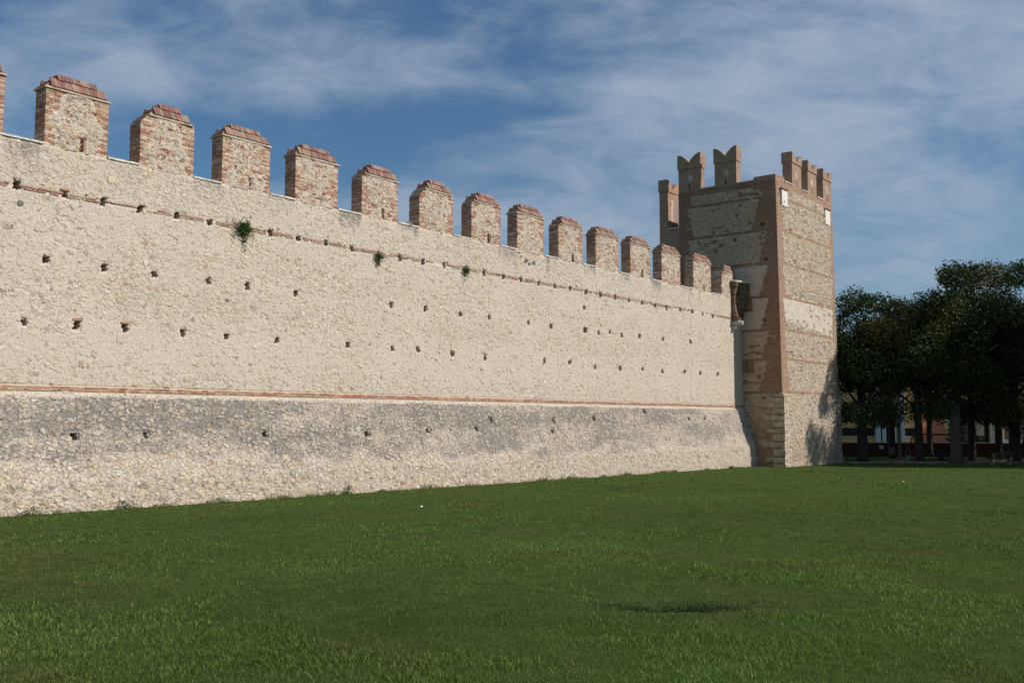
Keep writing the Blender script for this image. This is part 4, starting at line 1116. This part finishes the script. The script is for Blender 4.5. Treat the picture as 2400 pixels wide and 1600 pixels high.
# park bushes, lamp, swing, benches, signs
def bush(x, y, w, h, seed, label, n=3500):
    R = np.random.default_rng(seed); g = float(ground_z(x, y)); root = empty('bush', (x, y, g)); tag(root, label, 'bush')
    d = R.normal(size=(n, 3)); d /= np.linalg.norm(d, axis=1)[:, None]; q = R.uniform(.6, 1.05, (n, 1))
    q = q*(1+.2*np.sin(d[:, :1]*8)*np.cos(d[:, 2:]*7)); P = d*q*np.array([w/2, w/2, h/2])+np.array([x, y, g+h/2])
    link('foliage', leaf_mesh('foliage', P, .2, np.array([.04, .065, .02])*R.uniform(.6, 1.4, (n, 1)), R), M_leaf, root)
    s = MB(); s.tube([(x, y, g-.1), (x, y, g+h*.6)], [.08, .03], 6); s.build('stem', M_bark, root)
bx, by = pt(2256, 0, 133); bush(bx, by, 5.0, 3.3, 31, 'rounded dark bush behind the park wall, between the pale and the straight trunk')

lx, ly = pt(2107, 0, 82.3); lg = float(ground_z(lx, ly))
root = empty('street_lamp', (lx, ly, lg)); tag(root, 'dark old-style lamp post with a lantern head and pale square base on the path edge', 'lamp')
M_lamp = simple('lamp_iron', (.055, .06, .068), .55, 10, .2)
mb = MB(); mb.box(lx-.36, lx+.36, ly-.36, ly+.36, lg-.1, lg+.26, (.4, .4, .4), .01); mb.build('base', simple('lamp_base_stone', (.22, .21, .2), .9, 8, .3), root)
mb = MB(); mb.lathe([(.17, lg+.26), (.19, lg+.4), (.13, lg+.55), (.14, lg+1.2), (.09, lg+1.3), (.14, lg+1.38), (.07, lg+1.5), (.065, lg+3.6), (.1, lg+3.68), (.05, lg+3.78)], lx, ly, 12); mb.build('post', M_lamp, root, smooth=True)
mb = MB(); mb.lathe([(.12, lg+3.8), (.23, lg+4.35)], lx, ly, 6); h = mb.build('lantern', simple('lamp_glass', (.2, .2, .2), .3, 4, .1), root)
mb = MB(); mb.lathe([(.28, lg+4.36), (.26, lg+4.42), (.12, lg+4.62), (.04, lg+4.7), (.05, lg+4.78)], lx, ly, 6); mb.build('cap', M_lamp, h)

# swing frame
sl = pt(2140, 0, 90.5); sr = pt(2251, 0, 88.0)
gz = float(ground_z(*sl)); root = empty('swing_frame', (sl[0], sl[1], gz)); tag(root, 'red metal A-frame playground swing between the tree trunks', 'swing')
dx, dy = sr[0]-sl[0], sr[1]-sl[1]; Ls = math.hypot(dx, dy); ux, uy = dx/Ls, dy/Ls; nx, ny = -uy, ux
zt = gz+2.2
mb = MB(); mb.tube([(sl[0], sl[1], zt), (sr[0], sr[1], zt)], .07, 8); mb.build('top_bar', M_red, root)
for (ex, ey) in (sl, sr):
    for s in (-1, 1):
        mb = MB(); o_ = -.25 if (ex, ey) == sl else .25
        mb.tube([(ex, ey, zt), (ex+nx*s*.85+ux*o_*2, ey+ny*s*.85+uy*o_*2, gz-.05)], .05, 8); mb.build('leg', M_red, root)
for f in (.32, .62):
    cx_, cy_ = sl[0]+dx*f, sl[1]+dy*f
    mb = MB(); mb.box(-.24, .24, -.09, .09, 0, .04, (0, 0, 0), R=lambda p, cx_=cx_, cy_=cy_: (cx_+p[0]*ux+p[1]*nx, cy_+p[0]*uy+p[1]*ny, gz+.5+p[2])); st = mb.build('seat', M_iron, root)
    for s in (-.22, .22):
        mb = MB(); mb.tube([(cx_+ux*s, cy_+uy*s, gz+.54), (cx_+ux*s, cy_+uy*s, zt)], .012, 5); mb.build('chain', M_iron, st)
# blue seesaw-like spring plank
cx_, cy_ = pt(2202, 0, 92); gz = float(ground_z(cx_, cy_))
root = empty('seesaw', (cx_, cy_, gz)); tag(root, 'low blue playground seesaw behind the bent trunk', 'seesaw')
M_blue = simple('blue_paint', (.012, .02, .14), .5, 8, .2)
mb = MB(); mb.box(-1.7, 1.7, -.15, .15, 0, .12, (0, 0, 0), R=lambda p: (cx_+p[0]*ux+p[1]*nx, cy_+p[0]*uy+p[1]*ny, gz+.42+p[2]+p[0]*.05)); mb.build('plank', M_blue, root)
mb = MB(); mb.prism([(-.3, 0), (.3, 0), (.06, .42), (-.06, .42)], -.1, .1, 'y'); 
mb.v = [(cx_+a*ux, cy_+a*uy+b, gz+c) for a, b, c in mb.v]; mb.build('pivot', M_iron, root)
for s in (-1.45, 1.45):
    mb = MB(); mb.tube([(cx_+ux*s-nx*.2, cy_+uy*s-ny*.2, gz+.8+s*.05), (cx_+ux*s+nx*.2, cy_+uy*s+ny*.2, gz+.8+s*.05)], .025, 6); mb.tube([(cx_+ux*s, cy_+uy*s, gz+.5+s*.05), (cx_+ux*s, cy_+uy*s, gz+.8+s*.05)], .025, 6); mb.build('handle', M_iron, root)

M_wood = simple('dark_wood', (.05, .04, .03), .8, 12, .3); M_conc = simple('bench_concrete', (.25, .24, .22), .9, 9, .2)
def bench(px, dist, label, w=1.9, tilt=0):
    x, y = pt(px, 0, dist); g = float(ground_z(x, y)); root = empty('park_bench', (x, y, g)); tag(root, label, 'bench', 'park benches under the trees')
    a = math.radians(-42+tilt)
    def R(p): return (x+p[0]*math.cos(a)-p[1]*math.sin(a), y+p[0]*math.sin(a)+p[1]*math.cos(a), g+p[2])
    mb = MB()
    for k in range(4): mb.box(-w/2, w/2, -.22+k*.12, -.12+k*.12, .43, .465, (0, 0, 0), R=R)
    mb.build('seat', M_wood, root); mb = MB()
    for k in range(3): mb.box(-w/2, w/2, -.30-k*.03, -.26-k*.03, .52+k*.13, .63+k*.13, (0, 0, 0), R=R)
    mb.build('backrest', M_wood, root)
    for s in (-1, 1):
        mb = MB(); mb.box(s*w*.38-.05, s*w*.38+.05, -.24, .24, -.05, .428, (0, 0, 0), R=R); mb.box(s*w*.38-.03, s*w*.38+.03, -.34, -.245, .3, .9, (0, 0, 0), R=R); mb.build('leg', M_conc, root)
bench(2340, 86.2, 'dark wooden park bench with concrete legs by the path at the right', 2.0)
bench(2140, 92.5, 'pale-lit bench farther back, left of the pale-barked tree', 1.8, 8)

def info_board(px, dist, w, z0, z1, mat, label):
    x, y = pt(px, 0, dist); g = float(ground_z(x, y)); root = empty('notice_board', (x, y, g)); tag(root, label, 'sign')
    a = math.radians(-70)
    def R(p): return (x+p[0]*math.cos(a)-p[1]*math.sin(a), y+p[0]*math.sin(a)+p[1]*math.cos(a), g+p[2])
    mb = MB(); mb.box(-w/2, w/2, -.02, .02, z0, z1, (0, 0, 0), R=R); mb.build('panel', mat, root)
    for s in (-1, 1):
        mb = MB(); mb.box(s*w/2-.03, s*w/2+.03, .022, .07, -.1, z1-.02, (0, 0, 0), R=R); mb.build('post', M_iron, root)
info_board(2064, 93, .36, .9, 1.2, M_coping, 'small pale notice panel on posts left of the lamp post')
info_board(2089, 93, .36, .45, 1.05, simple('brown_panel', (.22, .16, .13), .8, 5, .2), 'taller brownish notice panel next to the lamp post')
info_board(2299, 128, 1.0, 1.9, 3.5, simple('cream_panel', (.75, .66, .54), .7, 4, .08), 'large cream sign panel beyond the park wall')
x, y = pt(2312, 0, 127); g = float(ground_z(x, y)); root = empty('white_pole', (x, y, g)); tag(root, 'slender white pole beside the cream sign panel', 'pole')
mb = MB(); mb.tube([(x, y, g), (x, y, g+5.2)], .13, 10); mb.build('shaft', M_white, root); mb = MB(); mb.lathe([(.2, g+5.2), (.2, g+5.26), (.05, g+5.32)], x, y, 10); mb.build('cap', M_white, root)

# parked car behind the park wall
cx_, cy_ = pt(2374, 0, 119); gz = float(ground_z(cx_, cy_))+.15
root = empty('parked_car', (cx_, cy_, gz)); tag(root, 'silver grey car parked beyond the low park wall at the right', 'car')
M_car = simple('silver_paint', (.30, .34, .38), .35, 3, .05, metal=.3); M_tyre = simple('tyre_rubber', (.02, .02, .02), .9, 10, .2)
ca = math.radians(-66)
def RC(p): return (cx_+p[0]*math.cos(ca)-p[1]*math.sin(ca), cy_+p[0]*math.sin(ca)+p[1]*math.cos(ca), gz+p[2])
def cprism(pts, y0, y1, mat, name, par, inset=0):
    m = MB(); m.prism(pts, y0, y1, 'y'); 
    if inset: m.v = [(a, b*(1-inset*max(0, c-.9)/.6), c) for a, b, c in m.v]
    m.v = [RC(v) for v in m.v]; return m.build(name, mat, par)
body = cprism([(-2.1, .3), (2.1, .3), (2.15, .62), (2.05, .82), (1.1, .95), (.55, 1.36), (-.9, 1.42), (-1.7, 1.05), (-2.1, .95)], -.85, .85, M_car, 'body', root, .22)
for s in (-1, 1):
    m = MB(); m.v = []; yo = .83*s
    cprism([(1.0, .97), (.52, 1.30), (-.85, 1.35), (-1.5, 1.03)], min(yo, yo*.985), max(yo, yo*.985)+.004*0, M_glass, 'side_window', root, .2)
    for xw in (-1.3, 1.35):
        m = MB(); m.tube([(xw, .70*s, .32), (xw, .88*s, .32)], .32, 14); m.v = [RC(v) for v in m.v]; w = m.build('wheel', M_tyre, root)
        m = MB(); m.tube([(xw, .881*s, .32), (xw, .90*s, .32)], .19, 12); m.v = [RC(v) for v in m.v]; m.build('rim', M_car, w)
    m = MB(); m.box(2.1, 2.17, .45*s-.15, .45*s+.15, .62, .76, (1, 1, 1), R=RC); m.build('headlight', M_white, root)

# person at the right edge
def person(px, dist, label, zoff=0.0):
    x, y = pt(px, 0, dist); g = float(ground_z(x, y))+zoff
    J = {'pel': (0, 0, .95), 'sp': (0, .01, 1.15), 'ch': (0, 0, 1.36), 'nk': (0, 0, 1.50), 'hd': (0, .02, 1.60), 'ht': (0, .01, 1.74),
         'lk': (.11, .02, .50), 'la': (.13, -.02, .09), 'lf': (.14, .16, .03), 'rk': (-.10, .10, .52), 'ra': (-.10, .0, .09), 'rf': (-.1, .18, .03), 'lh': (.09, 0, .90), 'rh': (-.09, 0, .90),
         'ls': (.19, 0, 1.42), 'le': (.25, .0, 1.14), 'lw': (.20, .18, .98), 'lm': (.17, .25, .97), 'rs': (-.19, 0, 1.42), 're': (-.26, -.03, 1.13), 'rw': (-.24, .08, .88), 'rm': (-.23, .12, .80)}
    rad = {'pel': .15, 'sp': .13, 'ch': .16, 'nk': .055, 'hd': .095, 'ht': .07, 'lk': .06, 'la': .042, 'lf': .035, 'rk': .06, 'ra': .042, 'rf': .035, 'lh': .1, 'rh': .1, 'ls': .065, 'le': .042, 'lw': .03, 'lm': .035, 'rs': .065, 're': .042, 'rw': .03, 'rm': .035}
    E = [('pel', 'sp'), ('sp', 'ch'), ('ch', 'nk'), ('nk', 'hd'), ('hd', 'ht'), ('pel', 'lh'), ('lh', 'lk'), ('lk', 'la'), ('la', 'lf'), ('pel', 'rh'), ('rh', 'rk'), ('rk', 'ra'), ('ra', 'rf'), ('ch', 'ls'), ('ls', 'le'), ('le', 'lw'), ('lw', 'lm'), ('ch', 'rs'), ('rs', 're'), ('re', 'rw'), ('rw', 'rm')]
    ks = list(J); a = math.radians(150)
    me = bpy.data.meshes.new('person')
    me.from_pydata([(J[k][0]*math.cos(a)-J[k][1]*math.sin(a), J[k][0]*math.sin(a)+J[k][1]*math.cos(a), J[k][2]) for k in ks], [(ks.index(p), ks.index(q)) for p, q in E], [])
    o = bpy.data.objects.new('person', me); C.objects.link(o); o.location = (x, y, g)
    o.modifiers.new('skin', 'SKIN'); 
    for i, k in enumerate(ks): me.skin_vertices[0].data[i].radius = (rad[k], rad[k]); 
    me.skin_vertices[0].data[ks.index('pel')].use_root = True
    o.modifiers.new('sub', 'SUBSURF').levels = 2; o.modifiers['sub'].render_levels = 2
    m, T, b, out = newmat('dark_clothes_and_skin')
    zz = T.xyz(T.n('ShaderNodeTexCoord').outputs['Object'])[2]
    T.set(b.inputs['Base Color'], T.mix(T.ss(zz, 1.49, 1.51), T.mix(T.ss(zz, .92, .94), (.012, .014, .025), (.03, .02, .022)), (.30, .18, .13)))
    me.materials.append(m); tag(o, label, 'person')
    h = MB(); h.lathe([(.02, 1.80), (.07, 1.79), (.105, 1.73), (.11, 1.66), (.10, 1.62)], 0, -.0, 10); h.v = [(p[0]+x, p[1]+y-.01, p[2]+g) for p in h.v]
    hr = h.build('hair', simple('dark_hair', (.015, .012, .01), .7, 20, .3)); hr.parent = o; hr.matrix_parent_inverse = __import__('mathutils').Matrix.Translation(o.location).inverted()
    return o
person(2399, 88.0, 'person in dark clothes standing at the right edge of the photo beside the bench', .25)

# small scraps on the lawn
def scrap(px, py, col, label, s=.07):
    S = 1.0204; x = px*S; y = py*S; r = x-1200; u = 800-y
    F = F_PX*math.cos(TH)-u*math.sin(TH); U = F_PX*math.sin(TH)+u*math.cos(TH); X = F*math.cos(AZ)+r*math.sin(AZ); Y = F*math.sin(AZ)-r*math.cos(AZ)
    k = 2.8/(-U)
    for _ in range(8): k = -float(ground_z(X*k, Y*k))/(-U)
    x, y, z = X*k, Y*k, U*k+.045
    mb = MB(); mb.add([(x-s, y-s*.6, z), (x+s, y-s*.4, z+.02), (x+s*.8, y+s*.6, z+.035), (x-s*.7, y+s*.5, z+.01), (x, y, z+.05)], [(0, 1, 4), (1, 2, 4), (2, 3, 4), (3, 0, 4), (0, 3, 2, 1)], col)
    o = mb.build('litter_scrap', simple('scrap_'+str(px), col, .7, 5, .1)); tag(o, label, 'litter')
scrap(968, 1167, (.7, .74, .78), 'crumpled white paper scrap lying on the lawn in front of the wall', .06)
scrap(2075, 1108, (.75, .6, .5), 'tiny pale orange scrap on the grass right of the tower', .06)

# dark leaf scatter added to imitate a cast shadow streak on the lawn
def shade_leaves():
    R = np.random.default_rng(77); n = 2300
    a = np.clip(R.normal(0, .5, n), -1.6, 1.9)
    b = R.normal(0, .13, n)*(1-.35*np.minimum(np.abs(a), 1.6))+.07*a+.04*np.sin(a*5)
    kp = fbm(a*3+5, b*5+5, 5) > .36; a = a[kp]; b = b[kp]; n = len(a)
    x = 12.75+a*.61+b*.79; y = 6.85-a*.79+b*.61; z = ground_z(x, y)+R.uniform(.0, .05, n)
    me = leaf_mesh('shade_leaf_patch', np.stack([x, y, z], -1), .028, np.array([.030, .056, .018])*R.uniform(.6, 1.5, (n, 1)), R)
    o = link('shade_leaf_patch', me, M_ivy); tag(o, 'dark leaves added to imitate a shadow streak on the lawn, right of centre in the foreground', 'shade_leaves', kind='stuff')
shade_leaves()

# ------------------------------------------------------------ light
SUN_EL = math.radians(37); az_dir = (math.sin(math.radians(26)), -math.cos(math.radians(26)))   # towards the sun
from mathutils import Vector
sv = Vector((az_dir[0]*math.cos(SUN_EL), az_dir[1]*math.cos(SUN_EL), math.sin(SUN_EL)))
sd = bpy.data.lights.new('sun', 'SUN'); sd.energy = 4.6; sd.angle = math.radians(.53); sd.color = (1.0, .93, .835)
so = bpy.data.objects.new('sun', sd); C.objects.link(so); so.rotation_euler = (-sv).to_track_quat('-Z', 'Y').to_euler()
w = bpy.data.worlds.new('World'); scene.world = w; w.use_nodes = True; w.node_tree.nodes.clear()
T = NT(w.node_tree); out = T.n('ShaderNodeOutputWorld'); bg = T.n('ShaderNodeBackground')
sky = T.n('ShaderNodeTexSky', sky_type='NISHITA', sun_disc=False, sun_elevation=SUN_EL)
# Blender: rotation 0 puts the sun at +Y, turning clockwise seen from above
sky.sun_rotation = math.atan2(az_dir[0], az_dir[1]); sky.air_density = 1.25; sky.dust_density = .3; sky.ozone_density = 3.0; sky.altitude = 100
tc = T.n('ShaderNodeTexCoord').outputs['Generated']
# cirrus: noise in a frame turned towards the tower, u to the right, v upwards
fw = (math.cos(AZ), math.sin(AZ), 0); rt = (math.sin(AZ), -math.cos(AZ), 0)
fd_ = T.m('MAXIMUM', T.vm('DOT_PRODUCT', tc, fw), .15); U = T.m('DIVIDE', T.vm('DOT_PRODUCT', tc, rt), fd_); zc = T.xyz(tc)[2]; Vv = T.m('DIVIDE', zc, fd_)
P = T.cxyz(U, Vv, 0)
# shear so streaks rise gently to the right
Pr = T.cxyz(T.m('MULTIPLY', T.m('ADD', U, T.m('MULTIPLY', Vv, .6)), 1.0), T.m('MULTIPLY', T.m('SUBTRACT', Vv, T.m('MULTIPLY', U, .10)), 2.3), 1.7)
n1 = T.noise(Pr, 2.6, 7, .58, dist=.35); n2 = T.noise(T.vm('ADD', Pr, (4, 2, 0)), 9.0, 6, .62, dist=.5); n3 = T.noise(T.vm('ADD', Pr, (1, 7, 3)), 30.0, 4, .6)
dens = T.m('ADD', T.m('MULTIPLY', T.m('SUBTRACT', n1, .5), 1.6), T.m('ADD', T.m('MULTIPLY', T.m('SUBTRACT', n2, .5), 1.35), T.m('MULTIPLY', T.m('SUBTRACT', n3, .5), .22)))
def blob(px, py, rx, ry, k):
    S = 1.0204; a = (px*S-1200)/F_PX; b = math.tan(TH+math.atan((800-py*S)/F_PX))
    d = T.vm('LENGTH', T.vm('MULTIPLY', T.vm('SUBTRACT', P, (a, b, 0)), (F_PX/(rx*S), F_PX/(ry*S), 1)))
    return T.m('MULTIPLY', T.ss(d, 0.0, 1.35, 1, 0), k)
BL = [(330, 330, 520, 120, -.62), (760, 360, 480, 110, -.55), (1130, 265, 330, 75, -.30), (1270, 140, 190, 80, -.45), (1000, 20, 260, 70, -.40), (1500, 120, 160, 60, -.12), (120, 120, 420, 130, .28), (620, 170, 420, 130, .34),
      (1500, 210, 420, 120, .22), (2050, 160, 700, 260, .34), (1250, 400, 400, 120, .02), (2200, 520, 500, 120, .16), (1500, 330, 300, 90, .05), (2300, 420, 500, 160, .12), (1450, 470, 300, 100, .08), (900, 90, 260, 80, .12)]
acc = dens
for bb in BL: acc = T.m('ADD', acc, blob(*bb))
cov = T.ss(acc, -.55, .72, 0.03, .92)
cov = T.m('MULTIPLY', cov, T.ss(zc, .02, .12))
skyc = T.mix(1.0, sky.outputs[0], (.55, .82, 1.03), 'MULTIPLY')
cl = T.mix(cov, skyc, (5.0, 6.1, 7.6))
T.set(bg.inputs[0], cl); bg.inputs[1].default_value = .072
T.nt.links.new(bg.outputs[0], out.inputs[0])

# ------------------------------------------------------------ camera
cam = bpy.data.cameras.new('camera'); cam.sensor_width = 36; cam.lens = 36*F_PX/2400; cam.clip_end = 6000; cam.clip_start = .1
co = bpy.data.objects.new('camera', cam); C.objects.link(co); co.location = (0, 0, 0)
d = Vector((math.cos(AZ)*math.cos(TH), math.sin(AZ)*math.cos(TH), math.sin(TH)))
co.rotation_euler = d.to_track_quat('-Z', 'Y').to_euler(); scene.camera = co
scene.view_settings.view_transform = 'Standard'; scene.view_settings.look = 'None'; scene.view_settings.exposure = 0; scene.view_settings.gamma = 1
scene.cycles.max_bounces = 5; scene.cycles.diffuse_bounces = 3
